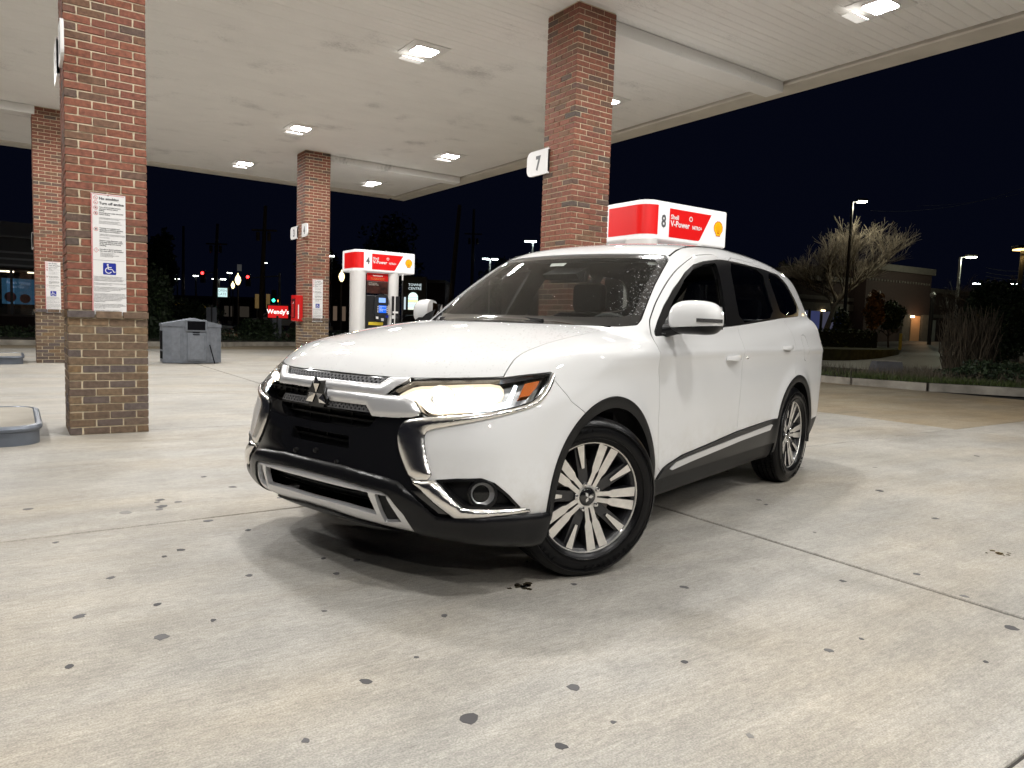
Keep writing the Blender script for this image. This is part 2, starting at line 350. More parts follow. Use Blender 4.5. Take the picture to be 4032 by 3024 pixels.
# ================================================================== CANOPY
ZC = 5.02; CU0, CU1, CV0, CV1 = -4.2, 10.13, -14.4, 14.45
PANEL = pm('canopy_panel', (.85, .838, .815), .62, var=.04, vscale=1.5)
def dirty_panel():
    m = MATS['canopy_panel']; nt = m.node_tree; b = nt.nodes['Principled BSDF']
    geo = nd(nt, 'ShaderNodeNewGeometry'); mp = nd(nt, 'ShaderNodeMapping'); mp.inputs['Scale'].default_value = (2.2, 9, 1)
    nt.links.new(geo.outputs['Position'], mp.inputs['Vector'])
    n = nd(nt, 'ShaderNodeTexNoise'); n.inputs['Scale'].default_value = 9; n.inputs['Detail'].default_value = 8; n.inputs['Roughness'].default_value = .8
    nt.links.new(mp.outputs['Vector'], n.inputs['Vector'])
    n2 = nd(nt, 'ShaderNodeTexNoise'); n2.inputs['Scale'].default_value = 1.3; nt.links.new(geo.outputs['Position'], n2.inputs['Vector'])
    ad = nd(nt, 'ShaderNodeMath', operation='ADD'); nt.links.new(n.outputs['Fac'], ad.inputs[0]); nt.links.new(n2.outputs['Fac'], ad.inputs[1])
    r = nd(nt, 'ShaderNodeMapRange'); r.inputs['From Min'].default_value = 1.13; r.inputs['From Max'].default_value = 1.33; r.inputs['To Min'].default_value = 1; r.inputs['To Max'].default_value = .62
    nt.links.new(ad.outputs[0], r.inputs['Value'])
    mx = nd(nt, 'ShaderNodeMix', data_type='RGBA'); mx.blend_type = 'MULTIPLY'; mx.inputs['Factor'].default_value = 1
    src = b.inputs['Base Color'].links[0].from_socket; nt.links.new(src, mx.inputs['A']); nt.links.new(r.outputs['Result'], mx.inputs['B']); nt.links.new(mx.outputs['Result'], b.inputs['Base Color'])
dirty_panel()
canopy = thing('canopy', 'flat cream metal canopy over the pumps with square ceiling lights', 'canopy', (0, 0, 0))
FASC = pm('canopy_fascia', (.66, .62, .55), .5, var=.12, vscale=2)
# ceiling deck pans run along X; one part each
pw = .406; span = (CU0 + .52, CU1 - .52)
L = span[1] - span[0]
pv_, pf_ = [], []
for xx in (0, L):
    pv_ += [(xx, .0006, .05), (xx, .0006, .010), (xx, .014, 0), (xx, .128, 0), (xx, .134, .006), (xx, .140, 0), (xx, .264, 0), (xx, .270, .006), (xx, .276, 0), (xx, pw - .014, 0), (xx, pw - .0006, .010), (xx, pw - .0006, .05)]
pf_ = [(i, i + 1, 13 + i, 12 + i) for i in range(11)]
pme = bpy.data.meshes.new('ceiling_panel'); pme.from_pydata(pv_, [], pf_); pme.materials.append(PANEL)
npan = int((CV1 - CV0 - 1.0) / pw)
for k in range(npan + 1):
    v0 = CV0 + .5 + k * pw
    o = bpy.data.objects.new('ceiling_panel', pme); link(o, canopy); o.location = (span[0], v0, ZC)
MB().box((CU0 + .1, CV0 + .1, ZC + .055), (CU1 - .1, CV1 - .1, ZC + .9)).obj('roof_deck', pm('roof_dark', (.1, .1, .1), .8), canopy)
for v0 in (.16, 10.12):                     # drop beams over each pillar row
    for a_, b_ in ((span[0], .02), (5.9, span[1])): MB().box((a_, v0 - .16, ZC - .17), (b_, v0 + .16, ZC - .004), .01).obj('beam', PANEL, canopy)
prof = [(0, 0), (.46, 0), (.46, .10), (.50, .14), (.50, .03), (.53, .03), (.53, .95), (0, .95)]   # fascia: soffit strip, gutter lip
def fascia(p0, p1, inward):
    p0, p1, inward = map(np.array, (p0, p1, inward)); V = []
    for p in (p0, p1):
        for a, z in [(0, -.04), (.44, -.04), (.46, -.02), (.46, .05), (.54, .05), (.54, .8), (.0, .8)]: V.append((*(p + inward * a), ZC + z))
    n = 7; F = [(i, (i + 1) % n, n + (i + 1) % n, n + i) for i in range(n)] + [tuple(range(n)), tuple(range(n, 2 * n))]
    mb = MB(); mb.add(V, F); mb.obj('fascia', FASC, canopy)
fascia((CU1, CV0 + .002), (CU1, CV1 - .002), (-1, 0)); fascia((CU0, CV0 + .002), (CU0, CV1 - .002), (1, 0))
fascia((CU0 + .545, CV1), (CU1 - .545, CV1), (0, -1)); fascia((CU0 + .545, CV0), (CU1 - .545, CV0), (0, 1))
# ceiling lights
LENS = em('led_lens', (1, .988, .968), CANOPY_LIGHT, True); WHITE_METAL = pm('white_metal', (.75, .74, .72), .4)
VISOR = pm('lens_visor', (.9, .88, .84), .3, emit=(1, .97, .92), estr=.55)
def ceiling_light():
    t = thing('canopy_light', '', 'ceiling light')
    MB().box((-.29, -.29, -.012), (.29, .29, -.001), .004).obj('trim_plate', WHITE_METAL, t)
    o = rrect(-.17, .17, -.15, .15, .05, 3); n = len(o)
    MB().add([(x, y, -.026) for x, y in o], [tuple(range(n))[::-1]]).obj('lens', LENS, t)
    MB().add([(x * 1.12, y * 1.12, -.012) for x, y in o] + [(x * 1.04, y * 1.04, -.030) for x, y in o] + [(x, y, -.0262) for x, y in o], [(k, (k + 1) % n, n + (k + 1) % n, n + k) for k in range(n)] + [(n + k, n + (k + 1) % n, 2 * n + (k + 1) % n, 2 * n + k) for k in range(n)]).obj('lens_frame', WHITE_METAL, t)
    MB().box((-.24, .20, -.085), (.10, .345, -.077), .003).obj('visor', VISOR, t)
    return t
LU = (-2.2, 1.25, 4.6, 8.17); LV = (-12.3, -7.7, -2.3, 2.5, 7.97, 12.4)
names_u = ('far left column', 'second column', 'third column', 'right-hand column'); names_v = ('rearmost row behind the camera', 'row behind the camera', 'nearest row in view', 'second row', 'third row', 'farthest row')
proto = ceiling_light(); first = True
for j, v0 in enumerate(LV):
    for i, u0 in enumerate(LU):
        o = proto if first else copy_tree(proto); first = False
        o.location = (u0, v0, ZC); tag(o, 'lit square canopy ceiling light, %s, %s' % (names_v[j], names_u[i]), 'ceiling light', 'square lights in the canopy ceiling')

# ================================================================== BRICK PILLARS
def brick_mesh(l, w, h, mat, seed):
    r = random.Random(seed); mb = MB(); mb.box((0, 0, 0), (l, w, h), .004)
    V = [(x + r.uniform(-.0022, .0022), y + r.uniform(-.0022, .0022), z + r.uniform(-.0022, .0022)) for x, y, z in mb.V]
    me = bpy.data.meshes.new('brick'); me.from_pydata(V, [], mb.F); me.materials.append(mat); return me
CRS = .0677; BL = .1965; BW = .092; BH = .0577
BM = {k: [brick_mesh(BL, BW, BH, RED_BRICK if k else BROWN_BRICK, 10 * k + s) for s in range(4)] for k in (0, 1)}
def pillar(u0, v0, label, zmax_single, limit=300):
    t = thing('brick_pillar', label, 'pillar', (u0, v0, 0), 0, 'brick pillars holding the canopy')
    S = .612; n = int(round(ZC / CRS)) + 1
    MB().box((.007, .007, 0), (S - .007, S - .007, ZC + .03)).obj('mortar_core', MORTAR, t)
    cand = []; pitch = (S - BL) / 2
    for c in range(n):
        z = c * CRS + .004
        if z + BH > ZC + .02: continue
        long_front = c % 2 == 1
        out = .022 if c == 15 else 0
        k = 0 if c <= 15 else 1
        rows = []
        if long_front:
            for i in range(3):
                rows.append((i * pitch, 0 - out, 0, True)); rows.append((i * pitch, S - BW + out, 0, False))
            for i in range(2):
                yy = .102 + i * (S - .204 - BL) + (.0 if i == 0 else 0)
                yy = .1055 + i * (S - .211 - BL)
                rows.append((0 + BW - out, yy, 1, True)); rows.append((S + out, yy, 1, False))
        else:
            for i in range(2):
                xx = .1055 + i * (S - .211 - BL)
                rows.append((xx, 0 - out, 0, True)); rows.append((xx, S - BW + out, 0, False))
            for i in range(3):
                rows.append((BW - out, i * pitch, 1, True)); rows.append((S + out, i * pitch, 1, False))
        for (x, y, rot, vis) in rows:
            cand.append((vis and z < zmax_single, c, x, y, z, rot, k))
    vis = [c for c in cand if c[0]][:limit]; rest = [c for c in cand if not c[0]] + [c for c in cand if c[0]][limit:]
    for (_, c, x, y, z, rot, k) in vis:
        o = bpy.data.objects.new('brick', random.choice(BM[k])); link(o, t); o.location = (x + random.uniform(-.001, .001), y + random.uniform(-.0022, .0022), z); o.rotation_euler = (0, 0, math.pi / 2 * rot + random.gauss(0, .006))
    mb = {0: MB(), 1: MB()}
    for (_, c, x, y, z, rot, k) in rest:
        src = random.choice(BM[k]); V = np.array([v.co[:] for v in src.vertices])
        if rot: V = np.stack([-V[:, 1], V[:, 0], V[:, 2]], 1)
        mb[k].add(V + np.array([x, y, z]), [list(p.vertices) for p in src.polygons])
    for k in (0, 1):
        if mb[k].V:
            o = mesh_obj('brick_courses', mb[k].V, mb[k].F, RED_BRICK if k else BROWN_BRICK, t); o['kind'] = 'stuff'
    return t
PA, PB, PC, PD = (0, 0), (5.32, -.14), (5.32, 9.82), (-.03, 10.0)
pillar(*PA, 'nearest brick pillar at left with a long white notice', 3.95)
pillar(*PB, 'brick pillar rising behind the white car, bearing a 7 plate', 9)
pillar(*PC, 'brick pillar with 3 and 4 plates and a red cabinet', 9)
pillar(*PD, 'farthest left brick pillar, partly behind the nearest one', 9, 250)

# ------------------------------------------------------------------ notices and number plates
SIGNW = pm('sign_white', (.80, .79, .78), .35); INK = pm('sign_ink', (.05, .05, .055), .5); INKG = pm('sign_ink_grey', (.16, .16, .17), .5); SRED = pm('sign_red', (.55, .02, .03), .4); SBLUE = pm('sign_blue', (.005, .02, .30), .4)
def notice(u0, v0, z0, z1, label):
    t = thing('notice', label, 'sign', (u0, v0, z0), 0, 'long safety notices on the brick pillars')
    w, h = .262, z1 - z0
    MB().box((0, -.004, 0), (w, 0, h), .001).obj('plate', SIGNW, t)
    f = -.0048
    MB().box((.006, f, .02), (.010, f + .0006, h - .006)).box((.016, f, h - .010), (w - .012, f + .0006, h - .006)).box((.0, f, .004), (.003, f + .0006, h - .004)).obj('red_border', SRED, t)
    T = lambda s, size, x, z, m=INK, sp=1.0, b=.0: text('lettering', s, size, m, t, (x, f, z), spacing=sp, bold=b)
    T('No smoking', .030, .062, h - .050, b=.0011); T('Turn off engine', .030, .062, h - .090, b=.0011)
    T('Turn off all portable battery-\noperated devices before\nfueling', .0142, .062, h - .118, b=.0003)
    T('Discharge your static electricity\nbefore fueling', .0142, .062, h - .165, b=.0003)
    T('When dispensing fuel into a container place it on the\nground and keep the nozzle in contact\n\nStay in control of the nozzle while fueling\nIf a fire starts, do not remove nozzle\nback away immediately and advise attendant', .0095, .062, h - .205, INKG)
    T('Warning: It is unlawful and\ndangerous to dispense gasoline\ninto unapproved containers', .0142, .062, h - .295, b=.0003)
    T('Portable containers must be placed on the ground\nwhile being filled. Never fill a container in a vehicle\n\nDo not top off tank', .0095, .062, h - .345, INKG)
    T('Persons using dispensers with\nhold-open latches must remain\nat the refueling point during\nrefueling', .0142, .062, h - .400, b=.0003)
    T('Harmful or fatal if swallowed\nCan cause skin or eye irritation', .0142, .062, h - .475, b=.0003)
    T('Keep out of reach of children\nUse as a motor fuel only\nAvoid prolonged breathing of vapors\nDo not siphon by mouth', .0095, .066, h - .505, INKG)
    MB().box((.012, f, h - .565), (w - .008, f + .0006, h - .563)).obj('rule', INKG, t)
    # pictograms: red rings with a black mark
    for zz, kind in ((h - .038, 0), (h - .078, 1), (h - .122, 2), (h - .168, 3), (h - .302, 4)):
        ring = []; n = 20
        for r in (.0165, .0135):
            ring += [(.036 + r * math.cos(2 * math.pi * k / n), f, zz + r * math.sin(2 * math.pi * k / n)) for k in range(n)]
        mb = MB().add(ring, [(k, (k + 1) % n, n + (k + 1) % n, n + k) for k in range(n)])
        if kind < 4: mb.add([(.026, f - .0002, zz + .012), (.028, f - .0002, zz + .0135), (.046, f - .0002, zz - .012), (.044, f - .0002, zz - .0135)], [(0, 1, 2, 3)])
        mb.obj('red_ring', SRED, t)
        MB().box((.030, f + .0002, zz - .006), (.042, f + .0005, zz + (.007 if kind > 1 else -.001))).obj('pictogram', INK, t)
    zz = h - .480; MB().add([(.036, f, zz + .022), (.016, f, zz), (.036, f, zz - .022), (.056, f, zz), (.036, f, zz + .0185), (.0195, f, zz), (.036, f, zz - .0185), (.0525, f, zz)],
                            [(0, 1, 5, 4), (1, 2, 6, 5), (2, 3, 7, 6), (3, 0, 4, 7)]).obj('red_diamond', SRED, t)
    text('lettering', '!', .026, INK, t, (.0325, f, zz - .009))
    # accessibility square
    mb = MB().prism([(x, z) for x, z in rrect(.085, .185, h - .685, h - .585, .008)], 'y', f, f + .0007); mb.obj('blue_square', SBLUE, t)
    g = f - .0006
    def P(x, z): return (.085 + x * .1, g, h - .685 + z * .1)
    mb = MB(); n = 14
    mb.add([P(.36 + .075 * math.cos(2 * math.pi * k / n), .84 + .075 * math.sin(2 * math.pi * k / n)) for k in range(n)], [tuple(range(n))])
    arc = [math.radians(105 + k * 23) - 1.2 for k in range(12)]
    pts = [(.42 + .27 * math.cos(a + 1.2), .36 + .27 * math.sin(a + 1.2)) for a in arc]; pts2 = [(.42 + .20 * math.cos(a + 1.2), .36 + .20 * math.sin(a + 1.2)) for a in arc]
    pts, pts2 = pts[:11], pts2[:11]; m_ = len(pts); mb.add([P(*p) for p in pts] + [P(*p) for p in pts2], [(k, k + 1, m_ + k + 1, m_ + k) for k in range(m_ - 1)])
    mb.add([P(.33, .75), P(.42, .75), P(.45, .45), P(.36, .45)], [(0, 1, 2, 3)]); mb.add([P(.40, .66), P(.66, .66), P(.66, .59), P(.40, .59)], [(0, 1, 2, 3)])
    mb.add([P(.37, .50), P(.70, .50), P(.70, .43), P(.37, .43)], [(0, 1, 2, 3)]); mb.add([P(.66, .50), P(.74, .46), P(.90, .22), P(.82, .17)], [(0, 1, 2, 3)]); mb.add([P(.82, .24), P(.95, .30), P(.97, .24), P(.84, .17)], [(0, 1, 2, 3)])
    mb.obj('wheelchair_mark', SIGNW, t)
    T('Vehicle refueling services will be provided upon\nrequest at self-service prices to someone with\ndisabilities if the vehicle displays an official state or\nlocally-issued disabled-motorist plate or placard.\n\nRefueling services WILL NOT be provided when there\nis only one employee on duty.\n\nTo obtain refueling services, honk your car horn twice\nand an employee on duty will pump your gasoline for\nyou, if one is available. You may also use the\nintercom for this purpose.\n\nIf you are pumping your own gasoline and the card\nreader is inaccessible to you, the employee on duty\nwill take your method of payment to the cashier, enter\nthe amount, return the payment and reset the desired\ngrade of gasoline. After you have pumped your\ngasoline, please enter the facility and pay the\nemployee on duty.\n\nThis facility also provides assistance in obtaining\nfood for purchase for our customers with disabilities.\nIf you require this assistance, please ask the\nemployee on duty.\n\nQuestions and/or comments regarding the\naccessibility features of this facility and services\nprovided to our customers with disabilities, please call\n1-888-467-4355', .0112, .016, h - .708, INKG)
    MB().lathe([(0, -.002), (.004, -.002), (.005, 0)], (.13, f, h - .012), 8, 'y').lathe([(0, -.002), (.004, -.002), (.005, 0)], (.13, f, .012), 8, 'y').obj('screw', INK, t)
    return t
notice(PA[0] + .18, PA[1] - .0035, 1.045, 2.08, 'long white safety notice on the nearest brick pillar')
notice(PD[0] + .17, PD[1] - .0035, 1.01, 2.03, 'long white safety notice on the farthest left brick pillar')
notice(PC[0] + .19, PC[1] - .0035, .985, 2.01, 'long white safety notice beside the red cabinet')
NUMG = pm('number_grey', (.12, .12, .125), .5)
def plate(num, u0, va, vb, z0, z1, label):
    """number flag standing off the pillar's left face; (va) fixed end, (vb) free rounded end"""
    t = thing('number_plate', label, 'number plate', (u0, va, z0), 0, 'pump number plates on the pillars')
    L_ = vb - va; h = z1 - z0; s = 1 if L_ > 0 else -1; Lm = abs(L_)
    poly = rrect(0, Lm, 0, h, .09, 5, (0, 1, 1, 0)); poly = [(s * a, b) for a, b in poly]
    MB().prism(poly, 'x', -.012, .012).obj('plate', SIGNW, t)
    MB().box((-.0118, min(0, s * .02), .02), (.0118, max(0, s * .02), h - .02)).obj('bracket', WHITE_METAL, t)
    text('numeral', num, .24, NUMG, t, (-.0128, L_ * .46, h * .5 - .085), right=(0, -1, 0), align='CENTER', sx=.8, bold=.011)
    text('numeral', num, .24, NUMG, t, (.0128, L_ * .46, h * .5 - .085), right=(0, 1, 0), align='CENTER', sx=.8, bold=.011)
    return t
plate('7', PB[0] - .014, .34, .80, 3.04, 3.36, 'white plate reading 7 on the brick pillar behind the car')
plate('3', PC[0] - .014, 10.32, 10.82, 2.99, 3.29, 'white plate reading 3 sticking out left of the cabinet pillar')
plate('4', PC[0] - .014, 9.97, 9.58, 2.99, 3.30, 'white plate reading 4 at the near corner of the cabinet pillar')
plate('5', PA[0] - .014, .50, .95, 3.13, 3.46, 'white plate reading 5 seen nearly edge-on at upper left')
plate('6', PA[0] - .014, .13, -.20, 3.10, 3.42, 'white plate reading 6, edge-on at the nearest pillar corner')
plate('1', PD[0] - .014, 10.5, 10.95, 2.3, 2.62, 'white plate edge-on at the farthest left pillar')

# ------------------------------------------------------------------ islands
ISLC = pm('island_top', (.33, .30, .25), .8, var=.2, vscale=3, bump=.3, bscale=90); ISLS = pm('island_steel', (.15, .17, .205), .38, metal=.35, var=.2, vscale=4)
def island(u0, u1, v0, v1, label):
    t = thing('pump_island', label, 'island', (u0, v0, 0), 0, 'raised pump islands')
    w, d = u1 - u0, v1 - v0; r = .22
    def ring(e, z): return [(x, y, z) for x, y in rrect(-e, w + e, -e, d + e, r + e, 6)]
    prof_ = [(0, 0), (0, .105), (.018, .115), (.022, .135), (.012, .152), (-.02, .158), (-.03, .150)]
    R_ = [ring(e, z) for e, z in prof_]; n = len(R_[0]); V = [p for q in R_ for p in q]
    F = [(i * n + k, i * n + (k + 1) % n, (i + 1) * n + (k + 1) % n, (i + 1) * n + k) for i in range(len(R_) - 1) for k in range(n)]
    mb = MB(); mb.add(V, F); mb.obj('steel_edge', ISLS, t, True)
    q = ring(-.03, .150); mb = MB(); mb.add(q + [(x, y, .02) for x, y, z in q], [tuple(range(n)), *[(k, n + k, n + (k + 1) % n, (k + 1) % n) for k in range(n)]]); mb.obj('concrete_top', ISLC, t)
    return t
island(-4.4, -.22, -.42, 1.05, 'low pump island with grey steel edge at lower left')
island(-4.4, -.25, 9.55, 11.0, 'distant pump island edge at far left')
island(6.2, 10.2, -.45, 1.2, 'pump island behind the white car')
island(6.1, 10.2, 9.5, 11.2, 'pump island under the pump numbered 4')

# ------------------------------------------------------------------ fuel pumps
PW = pm('pump_white', (.80, .79, .77), .3, coat=.3); PRED = pm('pump_red', (.62, .012, .012), .3, coat=.3); PBLK = pm('pump_black', (.018, .018, .02), .4); PWT = pm('print_white', (.85, .84, .83), .4)
HEADW = pm('header_white', (.82, .82, .82), .3, emit=(1, 1, 1), estr=.25); HEADR = pm('header_red', (.70, .012, .012), .3, emit=(1, .015, .015), estr=.16)
YEL = pm('shell_yellow', (.85, .50, .01), .4, emit=(1, .55, .0), estr=.25)
def pump(u0, v0, num, label):
    t = thing('fuel_pump', label, 'fuel pump', (u0, v0, .15), 0, 'fuel pumps on the islands')
    zb, zt = 2.15, 2.68                      # header, above the island top
    W_, D_ = 1.62, 1.05
    out = rrect(0, W_, 0, D_, .20, 6, (1, 1, 1, 1)); out = [p for p in out]
    # right-hand corners are tight
    out = rrect(0, W_, 0, D_, .20, 6, (1, 0, 0, 1))
    bm = bmesh.new(); vs = [bm.verts.new((x, y, zb)) for x, y in out]; f = bm.faces.new(vs); r = bmesh.ops.extrude_face_region(bm, geom=[f])
    for v in r['geom']:
        if isinstance(v, bmesh.types.BMVert): v.co.z = zt
    bmesh.ops.recalc_face_normals(bm, faces=bm.faces)
    edges = [e for e in bm.edges if abs(e.verts[0].co.z - e.verts[1].co.z) < 1e-6] ; bmesh.ops.bevel(bm, geom=edges, offset=.025, segments=3, affect='EDGES', profile=.5)
    me = bpy.data.meshes.new('header'); bm.to_mesh(me); bm.free(); me.materials.append(HEADW); o = bpy.data.objects.new('header', me); link(o, t)
    # red wrap round the left end
    arc = [(.175, -.004)] + [(.20 + .204 * math.cos(math.radians(a)), .20 + .204 * math.sin(math.radians(a))) for a in range(270, 179, -10)] + [(-.004, D_ - .30)]
    arc[0] = (.21, -.004)
    V = [(x, y, zb + .07) for x, y in arc] + [(x, y, zt - .065) for x, y in arc]; n = len(arc)
    mesh_obj('red_wrap', V, [(k, k + 1, n + k + 1, n + k) for k in range(n - 1)], HEADR, t, True)
    f = -.004
    MB().add([(.43, f, zt - .085), (1.29, f, zt - .085), (1.06, f, zb + .07), (1.03, f, zb + .055), (.43, f, zb + .055)], [(0, 1, 2, 3, 4)]).obj('red_panel', HEADR, t)
    text('numeral', num, .235, NUMG, t, (.32, f - .001, zb + .18), align='CENTER', sx=.78, bold=.006)
    text('lettering', 'Shell', .085, PWT, t, (.455, f - .002, zb + .305), bold=.002)
    text('lettering', 'V-Power', .115, PWT, t, (.455, f - .002, zb + .205), bold=.003, sx=.93)
    text('lettering', 'NiTRO+', .070, PWT, t, (.895, f - .002, zb + .205), bold=.0025, sx=.8)
    n = 18; R1, R2 = .036, .022
    MB().add([(.86 + R1 * math.cos(6.283 * k / n), f - .002, zb + .34 + R1 * math.sin(6.283 * k / n)) for k in range(n)] + [(.86 + R2 * math.cos(6.283 * k / n), f - .002, zb + .34 + R2 * math.sin(6.283 * k / n)) for k in range(n)],
             [(k, (k + 1) % n, n + (k + 1) % n, n + k) for k in range(n)]).obj('ring_mark', PWT, t)
    # scallop emblem
    cx, cz = 1.45, zb + .20
    fan = []
    for k in range(0, 25):
        a = math.radians(200 - k * 220 / 24); rr = .085 + .006 * abs(math.cos(k * math.pi / 24 * 7))
        fan.append((cx + rr * math.cos(a), cz + .075 + rr * math.sin(a) * 1.02))
    low = [(cx + .045, cz - .005), (cx + .04, cz - .03), (cx - .04, cz - .03), (cx - .045, cz - .005)]
    ol = fan + low
    big = [(cx + (x - cx) * 1.10, cz + .06 + (z - cz - .06) * 1.10) for x, z in ol]
    MB().prism(big, 'y', f - .001, f).obj('emblem_edge', PRED, t)
    MB().prism(ol, 'y', f - .002, f - .0008).obj('emblem_shell', YEL, t)
    mb = MB()
    for k in range(7):
        a = math.radians(168 - k * 26); d_ = (math.cos(a), math.sin(a)); nx, nz = -d_[1] * .002, d_[0] * .002
        x1, z1 = cx + .074 * d_[0], cz + .075 + .074 * d_[1]; x0, z0 = cx + d_[0] * .012, cz - .005
        mb.add([(x0 - nx, f - .003, z0 - nz), (x0 + nx, f - .003, z0 + nz), (x1 + nx, f - .003, z1 + nz), (x1 - nx, f - .003, z1 - nz)], [(0, 1, 2, 3)])
    mb.obj('emblem_rib', PRED, t)
    # columns: lens-shaped white posts
    for a, b in ((-.02, .33), (.93, 1.24)):
        poly = chaikin([(a, .12), (a + .08, .02), ((a + b) / 2, -.01), (b - .06, .03), (b, .12), (b, .40), ((a + b) / 2, .5), (a, .40)], 2)
        MB().prism([tuple(p) for p in poly], 'z', 0, zb + .002).obj('post', PW, t, True)
    MB().box((.33, .10, 0), (.93, .85, 1.56), .015).obj('cabinet', PBLK, t)
    MB().box((1.0, .0, .35), (1.22, .03, 1.56), .01).obj('side_cover', PBLK, t)
    MB().box((.34, .08, 1.60), (.92, .12, 1.92), .012).obj('advert_board', pm('advert_dark', (.06, .02, .015), .35, var=.9, vscale=7), t)
    MB().box((.34, .08, 1.925), (.92, .12, 2.12), .008).obj('advert_board', PRED, t)
    text('lettering', 'Fuel Rewards', .05, PWT, t, (.63, .075, 2.04), align='CENTER', bold=.001); text('lettering', 'More Savings for Every Drive\nMore Savings for Members', .032, pm('print_gold', (.75, .42, .12), .4), t, (.63, .075, 1.985), align='CENTER')
    text('lettering', 'SAVE 5c/GAL\nON EVERY FILL', .042, pm('print_grey', (.45, .4, .35), .4), t, (.38, .075, 1.85), bold=.001)
    # control face leaning forward
    MB().prism(chaikin([(.54, .9), (.92, .9), (.92, 1.50), (.86, 1.56), (.73, 1.60), (.60, 1.56), (.54, 1.50)], 1).tolist(), 'y', .03, .10).obj('control_face', pm('bezel', (.03, .032, .036), .3), t)
    f = .026
    MB().box((.645, f - .006, 1.38), (.83, f, 1.50), .004).obj('price_display', em('lcd_blue', (.30, .50, 1.0), 1.3), t)
    MB().box((.645, f - .006, 1.12), (.855, f, 1.31), .004).obj('screen', em('screen_blue', (.02, .16, .9), 1.2), t)
    text('lettering', 'Welcome to\nShell\nRemove card\nquickly', .036, em('screen_text', (.8, .9, 1), 1.2), t, (.66, f - .0075, 1.27))
    for s_ in (.622, .878):
        for k in range(4): MB().box((s_ - .013, f - .006, 1.13 + k * .045), (s_ + .013, f, 1.155 + k * .045), .003).obj('button', PWT, t)
    MB().box((.90, f - .004, 1.08), (.96, f, 1.34), .002).obj('instruction_sticker', pm('sticker', (.5, .45, .42), .5), t)
    MB().box((.70, f - .012, 1.0), (.79, f, 1.07), .006).obj('card_reader', PBLK, t); MB().box((.57, f - .004, .96), (.64, f, 1.02), .002).obj('sticker', PWT, t); MB().box((.715, f - .004, .91), (.79, f, .985), .002).obj('keypad', pm('keys', (.55, .55, .56), .4), t)
    MB().box((.84, f - .004, 1.0), (.92, f, 1.06), .002).obj('sticker', SBLUE, t); MB().box((1.02, -.004, 1.12), (1.18, 0, 1.17), .001).obj('sticker', PWT, t); MB().box((1.0, -.004, .98), (1.07, 0, 1.07), .001).obj('sticker', PWT, t)
    MB().box((.40, .085, .80), (.80, .099, .88), .004).obj('grade_panel', pm('grade_yellow', (.8, .6, .05), .4), t)
    MB().tube([(1.30, .03, 2.14), (1.30, .03, 1.6), (1.30, .02, .9), (1.28, -.06, .45), (1.20, -.05, .35), (1.14, -.02, .6), (1.12, -.02, .95)], .014, 8).obj('hose', PBLK, t, True)
    MB().tube([(1.30, .03, 2.14), (1.30, .03, 1.98)], .022, 8).obj('hose_swivel', WHITE_METAL, t, True)
    MB().tube([(1.12, -.02, .90), (1.12, -.06, 1.02), (1.10, -.10, .98)], [.022, .028, .014], 8).obj('nozzle', PBLK, t, True)
    return t
pump(6.62, -.15, '8', 'fuel pump numbered 8, only its sign showing above the car roof')
pump(6.62, 9.85, '4', 'fuel pump numbered 4 with lit blue screens beyond the hood')

